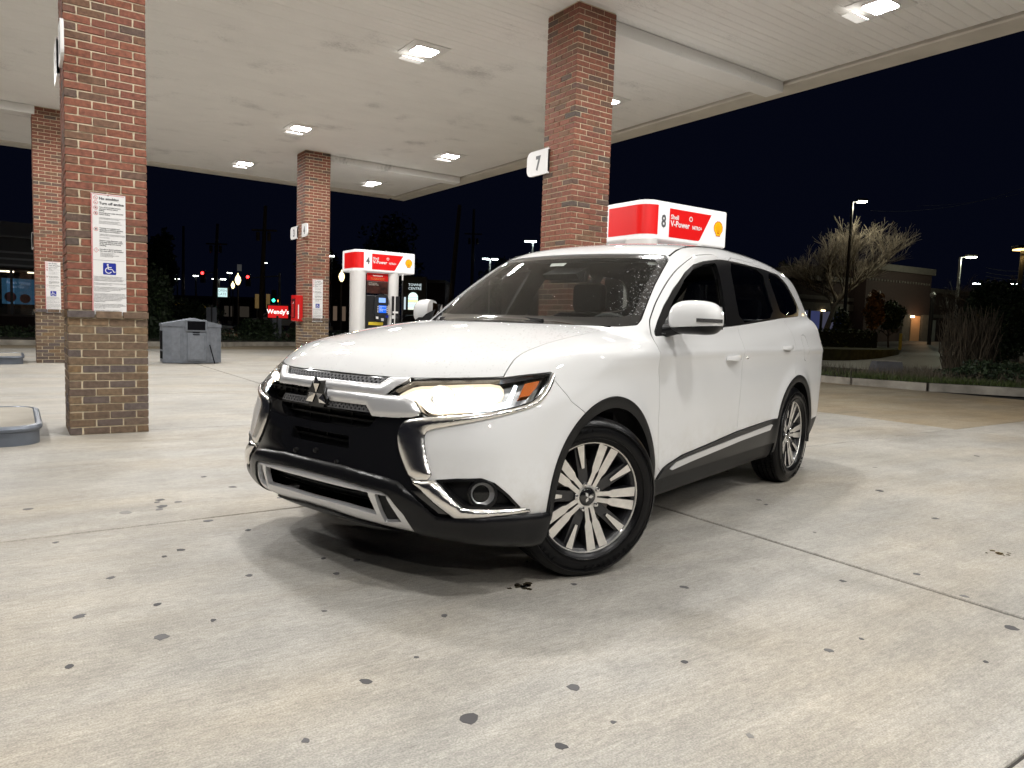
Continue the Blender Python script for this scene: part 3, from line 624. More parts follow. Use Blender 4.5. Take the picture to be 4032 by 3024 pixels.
# ------------------------------------------------------------------ waste bin
BINM = pm('bin_grey', (.15, .165, .19), .55, var=.25, vscale=9); BIND = pm('bin_dark', (.004, .004, .005), .9, spec=.05)
def waste_bin(u0, v0):
    t = thing('waste_bin', 'grey plastic forecourt waste bin with peaked lid and open slot', 'waste bin', (u0, v0, 0), 0)
    # plan: middle section stands forward of two angled wings
    plan = [(0, .16), (.36, .03), (.40, 0), (.86, 0), (.90, .03), (1.18, .16), (1.18, .55), (0, .55)]
    def prism_h(pl, z0, zf): 
        n = len(pl); V = [(x, y, z0) for x, y in pl] + [(x, y, zf(x)) for x, y in pl]
        return MB().add(V, [tuple(range(n))[::-1], tuple(range(n, 2 * n))] + [(k, (k + 1) % n, n + (k + 1) % n, n + k) for k in range(n)])
    prism_h(plan, .02, lambda x: .80).obj('body', BINM, t)
    lid = [(-.012, .148), (.355, .018), (.395, -.014), (.865, -.014), (.905, .018), (1.192, .148), (1.192, .562), (.60, .562), (-.012, .562)]
    V = [(x, y, .802) for x, y in lid] + [(x, y, .985 - .13 * abs(x - .60) / .6) for x, y in lid]; n = len(lid)
    V.append((.60, .0, .995)); F = [(k, (k + 1) % n, n + (k + 1) % n, n + k) for k in range(n)] + [(n + k, n + (k + 1) % n, 2 * n) for k in range(n)] + [tuple(range(n))[::-1]]
    MB().add(V, F).obj('lid', BINM, t)
    MB().box((.42, -.030, .70), (.85, -.004, .955), .012).obj('slot_surround', BINM, t)
    MB().box((.455, -.034, .735), (.815, -.0305, .925), .003).obj('slot', BIND, t)
    MB().box((.455, -.028, .06), (.825, -.003, .665), .012).obj('door', BINM, t)
    MB().box((.50, -.034, .10), (.78, -.0285, .60), .004).obj('door_panel', pm('bin_grey2', (.165, .18, .205), .5, var=.2, vscale=14), t)
    MB().box((.56, -.040, .628), (.70, -.0345, .648), .003).obj('handle', BIND, t); MB().box((.56, -.034, .673), (.70, -.0285, .69), .003).obj('latch', BIND, t)
    for x0, x1, s_ in ((.16, .32, 1), (.94, 1.08, -1)):
        V = []
        for x in (x0, x1):
            yy = (.16 - (x / .36) * .13) if s_ > 0 else (.03 + (x - .90) / .28 * .13)
            V += [(x, yy - .006, .10), (x, yy - .006, .70)]
        MB().add(V, [(0, 2, 3, 1)]).obj('side_panel', pm('bin_grey2', (.165, .18, .205), .5, var=.2, vscale=14), t)
    MB().box((-.006, .20, .30), (.0, .50, .70), .002).box((-.006, .20, .10), (.0, .50, .26), .002).obj('side_recess', BIND, t)
    MB().tube([(.90, -.05, .42), (1.0, -.07, .01)], .012, 6).obj('squeegee_handle', BIND, t)
    return t
waste_bin(2.22, 9.52)
# ------------------------------------------------------------------ red extinguisher cabinet
def cabinet(u0, v0, z0):
    t = thing('extinguisher_cabinet', 'red extinguisher cabinet hung on the far brick pillar', 'cabinet', (u0, v0, z0))
    MB().box((0, 0, 0), (.20, .36, .62), .01).obj('case', PRED, t)
    MB().box((-.005, .06, .08), (0, .30, .54), .002).obj('window_pane', pm('cab_window', (.10, .02, .02), .15), t)
    MB().box((-.004, -.004, .03), (.204, 0, .034)).obj('seam', pm('dark_red', (.2, .01, .01), .5), t)
    MB().box((.05, -.006, .06), (.075, -.0005, .40), .002).obj('print', PWT, t)
    MB().lathe([(0, .0), (.035, .0), (.035, .32), (.02, .36), (.0, .38)], (-.0005, .18, .1), 10).obj('extinguisher', pm('ext_red', (.4, .02, .02), .3), t)
    return t
cabinet(PC[0] - .165, PC[1] + .11, .99)
# ================================================================== CAR
# car frame: x forward from the front axle, y to the car's left, z up
def spl(pts):
    pts=np.array(sorted(pts),float);X,Y=pts[:,0],pts[:,1]
    h=np.diff(X);d=np.diff(Y)/h
    m=np.zeros(len(X));m[0],m[-1]=d[0],d[-1]
    for i in range(1,len(X)-1):
        if d[i-1]*d[i]>0:
            w1,w2=2*h[i]+h[i-1],h[i]+2*h[i-1];m[i]=(w1+w2)/(w1/d[i-1]+w2/d[i])
    def f(x):
        x=np.asarray(x,float);xc=np.clip(x,X[0],X[-1]);i=np.clip(np.searchsorted(X,xc)-1,0,len(X)-2)
        t=(xc-X[i])/h[i];t2=t*t;t3=t2*t
        return (2*t3-3*t2+1)*Y[i]+(t3-2*t2+t)*h[i]*m[i]+(-2*t3+3*t2)*Y[i+1]+(t3-t2)*h[i]*m[i+1]+np.where(x<X[0],(x-X[0])*m[0],0)+np.where(x>X[-1],(x-X[-1])*m[-1],0)
    return f
def smax(a,b,k):
    h=np.clip(k-np.abs(a-b),0,None)/k
    return np.maximum(a,b)+h*h*k*.25
def smin(a,b,k): return -smax(-a,-b,k)
PLAN=spl([(.9,.80),(.6,.862),(.3,.885),(0,.895),(-.6,.898),(-1.4,.900),(-2.2,.900),(-2.8,.893),(-3.3,.868),(-3.6,.835),(-3.85,.77)])
SECT=spl([(.18,-.09),(.26,-.05),(.34,-.030),(.45,-.022),(.6,-.022),(.75,-.018),(.85,-.017),(.925,-.009),(.965,0),(1.0,-.010),(1.08,-.030),(1.2,-.055),(1.4,-.12)])
HOOD=spl([(1.0,.74),(.9,.80),(.84,.845),(.78,.885),(.7,.922),(.55,.965),(.35,1.010),(.1,1.055),(-.1,1.08),(-.3,1.095),(-.6,1.105),(-1.5,1.16),(-2.7,1.235),(-3.4,1.26),(-3.8,1.26)])
FRONT=spl([(.15,.70),(.22,.785),(.30,.845),(.36,.870),(.42,.885),(.50,.872),(.58,.858),(.66,.846),(.74,.842),(.80,.832),(.86,.808),(.92,.77),(1.0,.70)])
FPLAN=spl([(0,0),(.2,.008),(.35,.027),(.5,.060),(.65,.11),(.75,.16),(.82,.22),(.87,.30),(.92,.42)])
FSC=spl([(.2,1.25),(.35,1.0),(.6,1.0),(.75,1.3),(.86,1.9),(1.0,2.2)])
REAR=spl([(.2,-3.50),(.31,-3.62),(.46,-3.77),(.6,-3.80),(.75,-3.81),(.9,-3.78),(1.0,-3.72),(1.1,-3.66),(1.2,-3.60),(1.4,-3.52)])
RPLAN=spl([(0,0),(.4,.03),(.6,.08),(.75,.16),(.9,.34)])
ROOF=spl([(-.4,1.36),(-.75,1.495),(-.92,1.530),(-1.1,1.573),(-1.5,1.635),(-2.0,1.665),(-2.6,1.655),(-3.1,1.615),(-3.45,1.565),(-3.8,1.49)])
WS=spl([(1.0,-.11),(1.1,-.27),(1.2,-.425),(1.3,-.585),(1.4,-.755),(1.5,-.93),(1.6,-1.12),(1.7,-1.35)])   # x of windshield at z
RG=spl([(1.0,-3.66),(1.15,-3.60),(1.3,-3.50),(1.45,-3.40),(1.56,-3.33),(1.7,-3.24)])
GSIDE=spl([(1.0,.872),(1.1,.853),(1.2,.825),(1.3,.790),(1.4,.750),(1.5,.705),(1.6,.65),(1.7,.58)])
GPLAN=spl([(0,-.015),(-.6,0),(-1.5,.0),(-2.3,-.008),(-2.9,-.04),(-3.4,-.10),(-3.8,-.17)])
def field(P):
    x,y,z=P[...,0],np.abs(P[...,1]),P[...,2]
    # --- lower body
    r=np.sqrt(x**2+(z-.345)**2);r2=np.sqrt((x+2.67)**2+(z-.345)**2)
    flare=.018*np.exp(-((r-.43)/.07)**2)+.018*np.exp(-((r2-.43)/.07)**2)
    side=(y-(PLAN(x)+SECT(z)+flare))*.97
    top=(z-(HOOD(x)-.10*y**2-.10*np.clip(y-.3,0,None)**2+.02))*.96
    front=(x-(FRONT(z)-FPLAN(y)*FSC(z)))*.9
    rear=(REAR(z)+RPLAN(y)-x)*.9
    tx=np.clip((x-.35)/.35,0,1);ty=np.clip((y-.45)/.30,0,1)
    bot=(.215+tx*tx*(3-2*tx)*(.058-.018*ty*ty*(3-2*ty))-z)
    L=smax(top,side,.085)
    L=smax(L,front,.10)
    L=smax(L,rear,.10)
    L=smax(L,bot,.04)
    # --- greenhouse
    gs=(y-(GSIDE(z)+GPLAN(x)))*.93
    roof=(z-(ROOF(x)-.10*y**2-.25*np.clip(y-.40,0,None)**2))
    ws=(x-(WS(z)-.42*y**2-.35*np.clip(y-.4,0,None)**2))*.52
    rg=(RG(z)+.22*y**2-x)*.85
    G=smax(gs,roof,.10)
    G=smax(G,ws,.05)
    G=smax(G,rg,.08)
    G=smax(G,1.0-z,.02)
    return smin(L,G,.025)
def grad(P,e=2e-3):
    g=np.stack([field(P+np.eye(3)[i]*e)-field(P-np.eye(3)[i]*e) for i in range(3)],-1)/(2*e)
    return g
def newton(P,n=4):
    for _ in range(n):
        v=field(P);g=grad(P);P=P-g*(v/np.maximum((g*g).sum(-1),.05))[...,None]
    return P

def nets(step=.0125):
    """surface-nets polygonisation of the body field (left half, slightly past the centre plane)"""
    xs = np.arange(-3.95, 1.02, step); ys = np.arange(-2 * step, .97, step); zs = np.arange(.17, 1.72, step)
    k = 6
    cx, cy, cz = xs[::k], ys[::k], zs[::k]
    Cv = field(np.stack(np.meshgrid(np.append(cx, xs[-1] + step), np.append(cy, ys[-1] + step), np.append(cz, zs[-1] + step), indexing='ij'), -1))
    rep = lambda a: np.repeat(np.repeat(np.repeat(a, k, 0), k, 1), k, 2)[:len(xs), :len(ys), :len(zs)]
    near = np.abs(Cv) < k * step * 2.6
    val = np.where(rep(Cv) < 0, -1., 1.)
    m = rep(near); I = np.argwhere(m)
    P = np.stack([xs[I[:, 0]], ys[I[:, 1]], zs[I[:, 2]]], -1); val[m] = field(P)
    pos = np.stack(np.meshgrid(xs, ys, zs, indexing='ij'), -1)
    s = val < 0; sh = s.shape
    c = tuple(n - 1 for n in sh); cnt = np.zeros(c, int); acc = np.zeros(c + (3,))
    for ax in range(3):
        o1, o2 = [q for q in range(3) if q != ax]
        for a in (0, 1):
            for b_ in (0, 1):
                c0 = [0, 0, 0]; c0[o1] = a; c0[o2] = b_; c1 = list(c0); c1[ax] = 1
                A_ = tuple(slice(c0[q], sh[q] - 1 + c0[q]) for q in range(3)); B_ = tuple(slice(c1[q], sh[q] - 1 + c1[q]) for q in range(3))
                va, vb = val[A_], val[B_]; mm = (va < 0) != (vb < 0); J = np.nonzero(mm)
                t = va[J] / (va[J] - vb[J]); p = pos[A_][J] + (pos[B_][J] - pos[A_][J]) * t[:, None]
                cnt[J] += 1; acc[J] += p
    act = cnt > 0; idx = -np.ones(act.shape, int); idx[act] = np.arange(act.sum()); V = acc[act] / cnt[act][:, None]
    Q = []
    for ax in range(3):
        o1, o2 = [(1, 2), (2, 0), (0, 1)][ax]
        A_ = [slice(None)] * 3; B_ = [slice(None)] * 3; A_[ax] = slice(0, sh[ax] - 1); B_[ax] = slice(1, sh[ax])
        ch = s[tuple(A_)] != s[tuple(B_)]; I = np.argwhere(ch); inn = s[tuple(A_)][ch]
        ok = (I[:, o1] > 0) & (I[:, o2] > 0) & (I[:, o1] < sh[o1] - 1) & (I[:, o2] < sh[o2] - 1); I = I[ok]; inn = inn[ok]
        def cc(d1, d2):
            J = I.copy(); J[:, o1] -= d1; J[:, o2] -= d2; return idx[J[:, 0], J[:, 1], J[:, 2]]
        q = np.stack([cc(1, 1), cc(0, 1), cc(0, 0), cc(1, 0)], 1); q[~inn] = q[~inn][:, ::-1]; Q.append(q)
    Q = np.concatenate(Q); Q = Q[(Q >= 0).all(1)]
    return V, Q
def normals(V):
    g = grad(V); return g / np.maximum(np.linalg.norm(g, axis=1), 1e-6)[:, None]
class Sh:
    """triangle shell: points, outward normals, triangles"""
    def __init__(s, V, N, T): s.V, s.N, s.T = V, N, T
    def clean(s):
        u, inv = np.unique(s.T, return_inverse=True); return Sh(s.V[u], s.N[u], inv.reshape(-1, 3))
    def copy(s): return Sh(s.V.copy(), s.N.copy(), s.T.copy())
def clip(S, d):
    """the part of S where d < 0, cut exactly along d = 0"""
    if len(S.T) == 0: return S
    ins = d < 0; T = S.T; k = ins[T].sum(1)
    out = [T[k == 3]]; newV, newN, ed = [], [], {}
    def cut(a, b):
        lo, hi = np.minimum(a, b), np.maximum(a, b); key = lo.astype(np.int64) * len(S.V) + hi
        uq, inv = np.unique(key, return_inverse=True); lo_, hi_ = uq // len(S.V), uq % len(S.V)
        t = d[lo_] / (d[lo_] - d[hi_]); p = S.V[lo_] + (S.V[hi_] - S.V[lo_]) * t[:, None]; n = S.N[lo_] + (S.N[hi_] - S.N[lo_]) * t[:, None]
        return p, n / np.maximum(np.linalg.norm(n, axis=1), 1e-9)[:, None], inv
    E1 = T[k == 1]; E2 = T[k == 2]
    def rot(E, want):
        i = np.argmax(ins[E] == want, axis=1); return np.stack([E[np.arange(len(E)), (i + j) % 3] for j in range(3)], 1) if len(E) else E
    E1 = rot(E1, True); E2 = rot(E2, False)
    A_ = np.concatenate([E1[:, 0], E1[:, 0], E2[:, 0], E2[:, 0]]); B_ = np.concatenate([E1[:, 1], E1[:, 2], E2[:, 1], E2[:, 2]])
    if len(A_):
        p, n, inv = cut(A_, B_); inv = inv + len(S.V); n1, n2 = len(E1), len(E2)
        out.append(np.stack([E1[:, 0], inv[:n1], inv[n1:2 * n1]], 1))
        a, b = inv[2 * n1:2 * n1 + n2], inv[2 * n1 + n2:]
        out.append(np.stack([a, E2[:, 1], E2[:, 2]], 1)); out.append(np.stack([a, E2[:, 2], b], 1))
        R_ = Sh(np.concatenate([S.V, p]), np.concatenate([S.N, n]), np.concatenate(out))
    else: R_ = Sh(S.V, S.N, np.concatenate(out))
    return R_.clean()
def subdiv(S, project=True):
    T = S.T; E_ = np.sort(np.concatenate([T[:, [0, 1]], T[:, [1, 2]], T[:, [2, 0]]]), 1)
    uq, inv = np.unique(E_, axis=0, return_inverse=True); inv = inv.reshape(-1); n = len(T); k = len(S.V)
    P = (S.V[uq[:, 0]] + S.V[uq[:, 1]]) / 2
    if project: P = newton(P, 2); N_ = normals(P)
    else: N_ = S.N[uq[:, 0]] + S.N[uq[:, 1]]; N_ /= np.maximum(np.linalg.norm(N_, axis=1), 1e-9)[:, None]
    a, b, c = inv[:n] + k, inv[n:2 * n] + k, inv[2 * n:] + k
    T2 = np.concatenate([np.stack([T[:, 0], a, c], 1), np.stack([a, T[:, 1], b], 1), np.stack([c, b, T[:, 2]], 1), np.stack([a, b, c], 1)])
    return Sh(np.concatenate([S.V, P]), np.concatenate([S.N, N_]), T2)
def sdf(poly, P):
    """signed distance (negative inside) of 2-D points to a polygon"""
    poly = np.asarray(poly, float); d = np.full(len(P), 1e9); ins = np.zeros(len(P), bool); n = len(poly)
    for i in range(n):
        a, b = poly[i], poly[(i + 1) % n]; e = b - a; w = P - a
        t = np.clip((w @ e) / (e @ e + 1e-12), 0, 1); q = w - t[:, None] * e; d = np.minimum(d, (q * q).sum(1))
        c1 = (a[1] <= P[:, 1]) & (b[1] > P[:, 1]); c2 = (a[1] > P[:, 1]) & (b[1] <= P[:, 1]); cr = e[0] * w[:, 1] - e[1] * w[:, 0]
        ins ^= (c1 & (cr > 0)) | (c2 & (cr < 0))
    return np.where(ins, -1, 1) * np.sqrt(d)
def pl(S, plane):
    V = S.V
    return {'D': np.stack([(V[:, 1] - V[:, 0]) / math.sqrt(2), V[:, 2]], 1), 'X': V[:, [0, 2]], 'Y': V[:, [1, 2]], 'T': V[:, [0, 1]]}[plane]
def dist(S, plane, poly, cond=None, rnd=0):
    poly = chaikin(poly, rnd) if rnd else poly
    d = sdf(poly, pl(S, plane))
    if cond is not None: d = np.maximum(d, cond(S.V))
    return d
def take(S, plane, poly, cond=None, gap=.0, rnd=0):
    d = dist(S, plane, poly, cond, rnd)
    return clip(S, d + gap / 2), clip(S, -(d - gap / 2))
def border(T):
    E_ = np.concatenate([T[:, [0, 1]], T[:, [1, 2]], T[:, [2, 0]]]); key = np.sort(E_, 1)
    uq, idx, cnt = np.unique(key, axis=0, return_index=True, return_counts=True); return E_[idx[cnt == 1]]
def bulged(S, plane, poly, h, w, rnd=0):
    """round a trim piece: its surface rises from the outline inwards"""
    t = np.clip(-sdf(np.array(chaikin(poly, rnd) if rnd else poly), pl(S, plane)), 0, None) / w; k = np.clip(1 - t, 0, 1)
    V = S.V + S.N * (h * np.sqrt(np.clip(1 - k * k, 0, 1)))[:, None]
    a, b, c = V[S.T[:, 0]], V[S.T[:, 1]], V[S.T[:, 2]]; fn = np.cross(b - a, c - a); N_ = np.zeros_like(V)
    for i in range(3): np.add.at(N_, S.T[:, i], fn)
    N_ /= np.maximum(np.linalg.norm(N_, axis=1), 1e-12)[:, None]; N_ *= np.where((N_ * S.N).sum(1) < 0, -1, 1)[:, None]
    m = np.abs(V[:, 1]) < 2e-3; N_[m, 1] = 0; N_ /= np.maximum(np.linalg.norm(N_, axis=1), 1e-12)[:, None]
    return Sh(V, N_, S.T)
def shell_obj(name, S, mat, parent, proud=0., fold=.012, side='both', label=None, outfold=0.):
    """make the shell an object; side: 'both' joins the mirrored half, 'L', 'R' make one side"""
    if len(S.T) == 0: return None
    V = S.V + S.N * proud; N_ = S.N; T = S.T; F = [T]; VV = [V]; NN = [N_]
    if fold:
        b = border(T)
        if side == 'both': b = b[~((np.abs(V[b[:, 0], 1]) < 2e-3) & (np.abs(V[b[:, 1], 1]) < 2e-3))]
        if len(b):
            a0, a1 = V[b[:, 0]], V[b[:, 1]]; i0, i1 = a0 - N_[b[:, 0]] * fold, a1 - N_[b[:, 1]] * fold
            e = a1 - a0; nn = np.cross(e, N_[b[:, 0]]); nn /= np.maximum(np.linalg.norm(nn, axis=1), 1e-9)[:, None]
            m = len(b); o = len(V); VV.append(np.concatenate([a0, a1, i0, i1])); NN.append(np.tile(nn, (4, 1))); k = np.arange(m) + o
            F.append(np.stack([k + m, k, k + 2 * m], 1)); F.append(np.stack([k + m, k + 2 * m, k + 3 * m], 1))
    V = np.concatenate(VV); N_ = np.concatenate(NN); T = np.concatenate(F)
    mir = np.array([1, -1, 1.])
    if side == 'R': V, N_, T = V * mir, N_ * mir, T[:, ::-1]
    if side == 'both': n = len(V); V, N_, T = np.concatenate([V, V * mir]), np.concatenate([N_, N_ * mir]), np.concatenate([T, T[:, ::-1] + n])
    me = bpy.data.meshes.new(name); me.vertices.add(len(V)); me.vertices.foreach_set('co', V.astype(np.float32).ravel())
    me.loops.add(len(T) * 3); me.loops.foreach_set('vertex_index', T.astype(np.int32).ravel()); me.polygons.add(len(T)); me.polygons.foreach_set('loop_start', np.arange(0, len(T) * 3, 3, dtype=np.int32))
    me.polygons.foreach_set('use_smooth', np.ones(len(T), bool)); me.update(calc_edges=True); me.validate(clean_customdata=False)
    me.materials.append(mat)
    me.normals_split_custom_set_from_vertices(N_.tolist() if len(me.vertices) == len(N_) else [v.normal[:] for v in me.vertices])
    o = bpy.data.objects.new(name, me); link(o, parent)
    if label: o['label'] = label
    return o
def pair(name, S, mat, parent, **kw):
    return shell_obj(name, S, mat, parent, side='L', **kw), shell_obj(name, S, mat, parent, side='R', **kw)

PAINT = pm('white_paint', (.69, .69, .687), .55, coat=1.0, spec=.2)
def dusty_paint():
    nt = PAINT.node_tree; b = nt.nodes['Principled BSDF']; g = nd(nt, 'ShaderNodeNewGeometry'); sp = nd(nt, 'ShaderNodeSeparateXYZ'); nt.links.new(g.outputs['Position'], sp.inputs[0])
    n = nd(nt, 'ShaderNodeTexNoise'); n.inputs['Scale'].default_value = 7; n.inputs['Detail'].default_value = 8; n.inputs['Roughness'].default_value = .7; nt.links.new(g.outputs['Position'], n.inputs['Vector'])
    h = nd(nt, 'ShaderNodeMapRange'); h.inputs['From Min'].default_value = .62; h.inputs['From Max'].default_value = .36; h.inputs['To Min'].default_value = 0; h.inputs['To Max'].default_value = 1; nt.links.new(sp.outputs['Z'], h.inputs['Value'])
    k = nd(nt, 'ShaderNodeMapRange'); k.inputs['From Min'].default_value = .42; k.inputs['From Max'].default_value = .75; nt.links.new(n.outputs['Fac'], k.inputs['Value'])
    m = nd(nt, 'ShaderNodeMath', operation='MULTIPLY'); nt.links.new(h.outputs['Result'], m.inputs[0]); nt.links.new(k.outputs['Result'], m.inputs[1])
    mx = nd(nt, 'ShaderNodeMix', data_type='RGBA'); mx.inputs['A'].default_value = (.69, .69, .687, 1); mx.inputs['B'].default_value = (.52, .49, .44, 1); nt.links.new(m.outputs[0], mx.inputs['Factor']); nt.links.new(mx.outputs['Result'], b.inputs['Base Color'])
dusty_paint()
GLOSSB = pm('gloss_black', (.008, .008, .009), .12, coat=1.0, spec=.5); SATB = pm('satin_black', (.006, .006, .0065), .42, spec=.22, bump=.12, bscale=400)
PIANO = pm('black_trim', (.006, .006, .0065), .3, spec=.28); CHROME = pm('chrome', (.90, .88, .85), .20, metal=1.0); SILVER = pm('silver_paint', (.72, .72, .73), .3, metal=.55, coat=.4)
DARKIN = pm('car_lining', (.012, .012, .013), .9); WS_GLASS = glass('windshield_glass', (.80, .83, .80), .012, 1.52, .0); SIDEGL = glass('tinted_glass', (.28, .29, .29), .015, 1.5, .35); FRGL = glass('side_glass', (.5, .51, .5), .01, 1.5, .2)
LENSGL = glass('lamp_lens', (.96, .96, .96), .01, 1.45)

car = thing('white_car', 'white sport utility car with headlights on, parked under the canopy', 'car', (1.4859, -4.0130, 0), -2.8464033)
_V, _Q = nets(.0125); _V = newton(_V, 4)
body = Sh(_V, normals(_V), np.concatenate([_Q[:, [0, 1, 2]], _Q[:, [0, 2, 3]]]))
body = clip(body, -body.V[:, 1]); body.V[:, 1] = np.maximum(body.V[:, 1], 0)
# finer mesh at the front end
front = clip(body, .10 - body.V[:, 0]); rest = clip(body, body.V[:, 0] - .10)
front = subdiv(front)
full_lining = body
# ---- wheel openings
XF, XR, ZA = -.03, -2.665, .345
def arch(S, xc, r): 
    x, z = S.V[:, 0] - xc, S.V[:, 2] - ZA
    return np.maximum(np.where(z > 0, np.hypot(x, z), np.abs(x)) - r, .5 - S.V[:, 1])
def lower(S, z0): return S
parts = {}
def cut_both(fn):
    """apply a cut to the front and the rest shell alike, joining what comes off"""
    global front, rest
    a, front2 = fn(front); b, rest2 = fn(rest); front, rest = front2, rest2
    return merge(a, b)
def merge(a, b):
    if len(a.T) == 0: return b
    if len(b.T) == 0: return a
    return Sh(np.concatenate([a.V, b.V]), np.concatenate([a.N, b.N]), np.concatenate([a.T, b.T + len(a.V)]))
def by(d): return lambda S: (clip(S, d(S) + .001), clip(S, -(d(S) - .001)))
clad = cut_both(by(lambda S: arch(S, XF, .437))); clad = clip(clad, -arch(clad, XF, .388))
cladr = cut_both(by(lambda S: arch(S, XR, .440))); cladr = clip(cladr, -arch(cladr, XR, .392))
clad = clip(clad, .30 - clad.V[:, 2]); cladr = clip(cladr, .27 - cladr.V[:, 2])
pair('arch_cladding', clad, SATB, car, proud=.006, fold=.05); pair('arch_cladding', cladr, SATB, car, proud=.006, fold=.05)
full_lining = clip(full_lining, -arch(full_lining, XF, .40)); full_lining = clip(full_lining, -arch(full_lining, XR, .40))

# ---- glass areas
WSP = [(-.2, 1.092), (.45, 1.092), (.66, 1.090), (.722, 1.10), (.722, 1.125), (.658, 1.316), (.612, 1.473), (.575, 1.503), (.413, 1.511), (.187, 1.513), (-.2, 1.514)]
behind = lambda V: -1.35 - V[:, 0]
wsf, rest = take(rest, 'Y', WSP, behind, .006)
frit = [(-.2, 1.135), (.45, 1.135), (.63, 1.140), (.672, 1.155), (.622, 1.316), (.578, 1.455), (.54, 1.482), (.413, 1.488), (.187, 1.490), (-.2, 1.490)]
wsg, wsb = take(wsf, 'Y', frit, None, 0)
shell_obj('windshield', wsg, WS_GLASS, car, proud=-.004, fold=0); shell_obj('windshield_band', wsb, GLOSSB, car, proud=-.004, fold=.01)
_, full_lining = take(full_lining, 'Y', [(a, b) for a, b in frit], behind)
DLO = [(-.535, 1.048), (-.555, 1.07), (-.62, 1.123), (-.726, 1.205), (-.869, 1.304), (-1.039, 1.403), (-1.161, 1.454), (-1.318, 1.486), (-1.569, 1.521), (-1.685, 1.529), (-1.918, 1.533), (-2.381, 1.531), (-2.78, 1.517), (-2.929, 1.455), (-3.04, 1.338), (-3.08, 1.275), (-2.964, 1.218), (-2.443, 1.189), (-1.609, 1.125), (-1.348, 1.108), (-.812, 1.067)]
FOPEN = [(-.666, 1.137), (-.804, 1.242), (-.995, 1.365), (-1.129, 1.428), (-1.316, 1.470), (-1.507, 1.496), (-1.485, 1.404), (-1.373, 1.12), (-1.067, 1.096), (-.621, 1.066)]
FGL = [(-.60, 1.05), (-.68, 1.13), (-.755, 1.19), (-.86, 1.261), (-1.051, 1.346), (-1.253, 1.381), (-1.485, 1.404), (-1.373, 1.11), (-1.069, 1.086), (-.664, 1.055)]
RGL = [(-1.740, 1.519), (-1.912, 1.521), (-2.353, 1.521), (-2.297, 1.358), (-2.295, 1.19), (-1.916, 1.162), (-1.602, 1.136), (-1.643, 1.322)]
QGL = [(-2.452, 1.516), (-2.74, 1.507), (-2.885, 1.440), (-2.99, 1.329), (-3.02, 1.281), (-2.917, 1.232), (-2.459, 1.203), (-2.445, 1.343)]
sideonly = lambda V: .45 - V[:, 1]
dlo, rest = take(rest, 'X', DLO, sideonly, .003)
fo, trim = take(dlo, 'X', FOPEN); fg, _ = take(dlo, 'X', FGL, None)
fg = clip(fg, dist(fg, 'X', chaikin(FOPEN, 1)) - .01)
rg_, trim = take(trim, 'X', RGL, None, .002, 1); qg_, trim = take(trim, 'X', QGL, None, .002, 1)
pair('window_trim', trim, PIANO, car, proud=-.002, fold=.02)
fold_gl = 0
pair('front_door_glass', fg, FRGL, car, proud=-.022, fold=.004); pair('rear_door_glass', rg_, SIDEGL, car, proud=-.006, fold=.004); pair('quarter_glass', qg_, SIDEGL, car, proud=-.005, fold=.004)
for poly in (FOPEN, RGL, QGL): _, full_lining = take(full_lining, 'X', poly, sideonly)
rearw = [(-.2, 1.20), (.50, 1.20), (.56, 1.25), (.50, 1.47), (.44, 1.50), (-.2, 1.51)]
bk = lambda V: V[:, 0] + 3.1
rw, rest = take(rest, 'Y', rearw, bk, .004, 0); shell_obj('rear_window', rw, SIDEGL, car, proud=-.003, fold=.004); _, full_lining = take(full_lining, 'Y', rearw, bk)

# ---- front end, outlines measured on the diagonal plane ((y - x)/sqrt 2, z)
HEAD = [(-.313, .787), (-.275, .818), (-.212, .851), (-.125, .858), (-.01, .864), (.13, .871), (.226, .884), (.341, .895), (.325, .859), (.29, .814), (.25, .783), (.188, .766), (.101, .75), (-.011, .734), (-.094, .723), (-.15, .718), (-.176, .731), (-.2, .768), (-.236, .782)]
GUP = [(-.75, .851), (-.547, .851), (-.426, .850), (-.310, .848), (-.339, .822), (-.423, .823), (-.546, .823), (-.75, .823)]
BUP = [(-.75, .820), (-.546, .820), (-.423, .820), (-.340, .819), (-.296, .848), (-.212, .850), (-.275, .818), (-.314, .786), (-.42, .789), (-.553, .789), (-.75, .789)]
BLO = [(-.75, .783), (-.553, .783), (-.42, .784), (-.315, .782), (-.238, .780), (-.203, .767), (-.178, .727), (-.208, .717), (-.271, .711), (-.361, .707), (-.387, .748), (-.483, .748), (-.554, .749), (-.75, .750)]
GLO = [(-.75, .746), (-.554, .746), (-.387, .745), (-.365, .715), (-.469, .715), (-.564, .715), (-.75, .715)]
BLK = [(-.80, .859), (-.548, .857), (-.427, .856), (-.302, .855), (-.206, .856), (-.212, .851), (-.275, .818), (-.314, .786), (-.236, .782), (-.2, .768), (-.176, .73), (-.165, .715), (-.219, .704), (-.244, .689), (-.263, .65), (-.257, .594), (-.237, .538), (-.207, .477), (-.161, .439), (-.115, .402), (-.041, .349), (-.108, .348), (-.182, .408), (-.252, .461), (-.311, .472), (-.473, .488), (-.646, .488), (-.80, .489)]
SL1 = [(-.75, .706), (-.564, .707), (-.469, .708), (-.358, .705), (-.355, .691), (-.379, .659), (-.403, .649), (-.514, .647), (-.634, .647), (-.75, .648)]
SL2 = [(-.75, .610), (-.617, .612), (-.466, .611), (-.464, .561), (-.614, .562), (-.75, .562)]
LIP = [(-.80, .488), (-.646, .487), (-.473, .487), (-.311, .471), (-.252, .46), (-.182, .407), (-.108, .347), (-.041, .348), (.109, .358), (.25, .350), (.39, .338), (.39, .10), (-.80, .10)]
SKID = [(-.80, .444), (-.607, .444), (-.471, .440), (-.37, .430), (-.31, .425), (-.28, .414), (-.222, .351), (-.169, .269), (-.251, .277), (-.329, .286), (-.544, .303), (-.80, .307)]
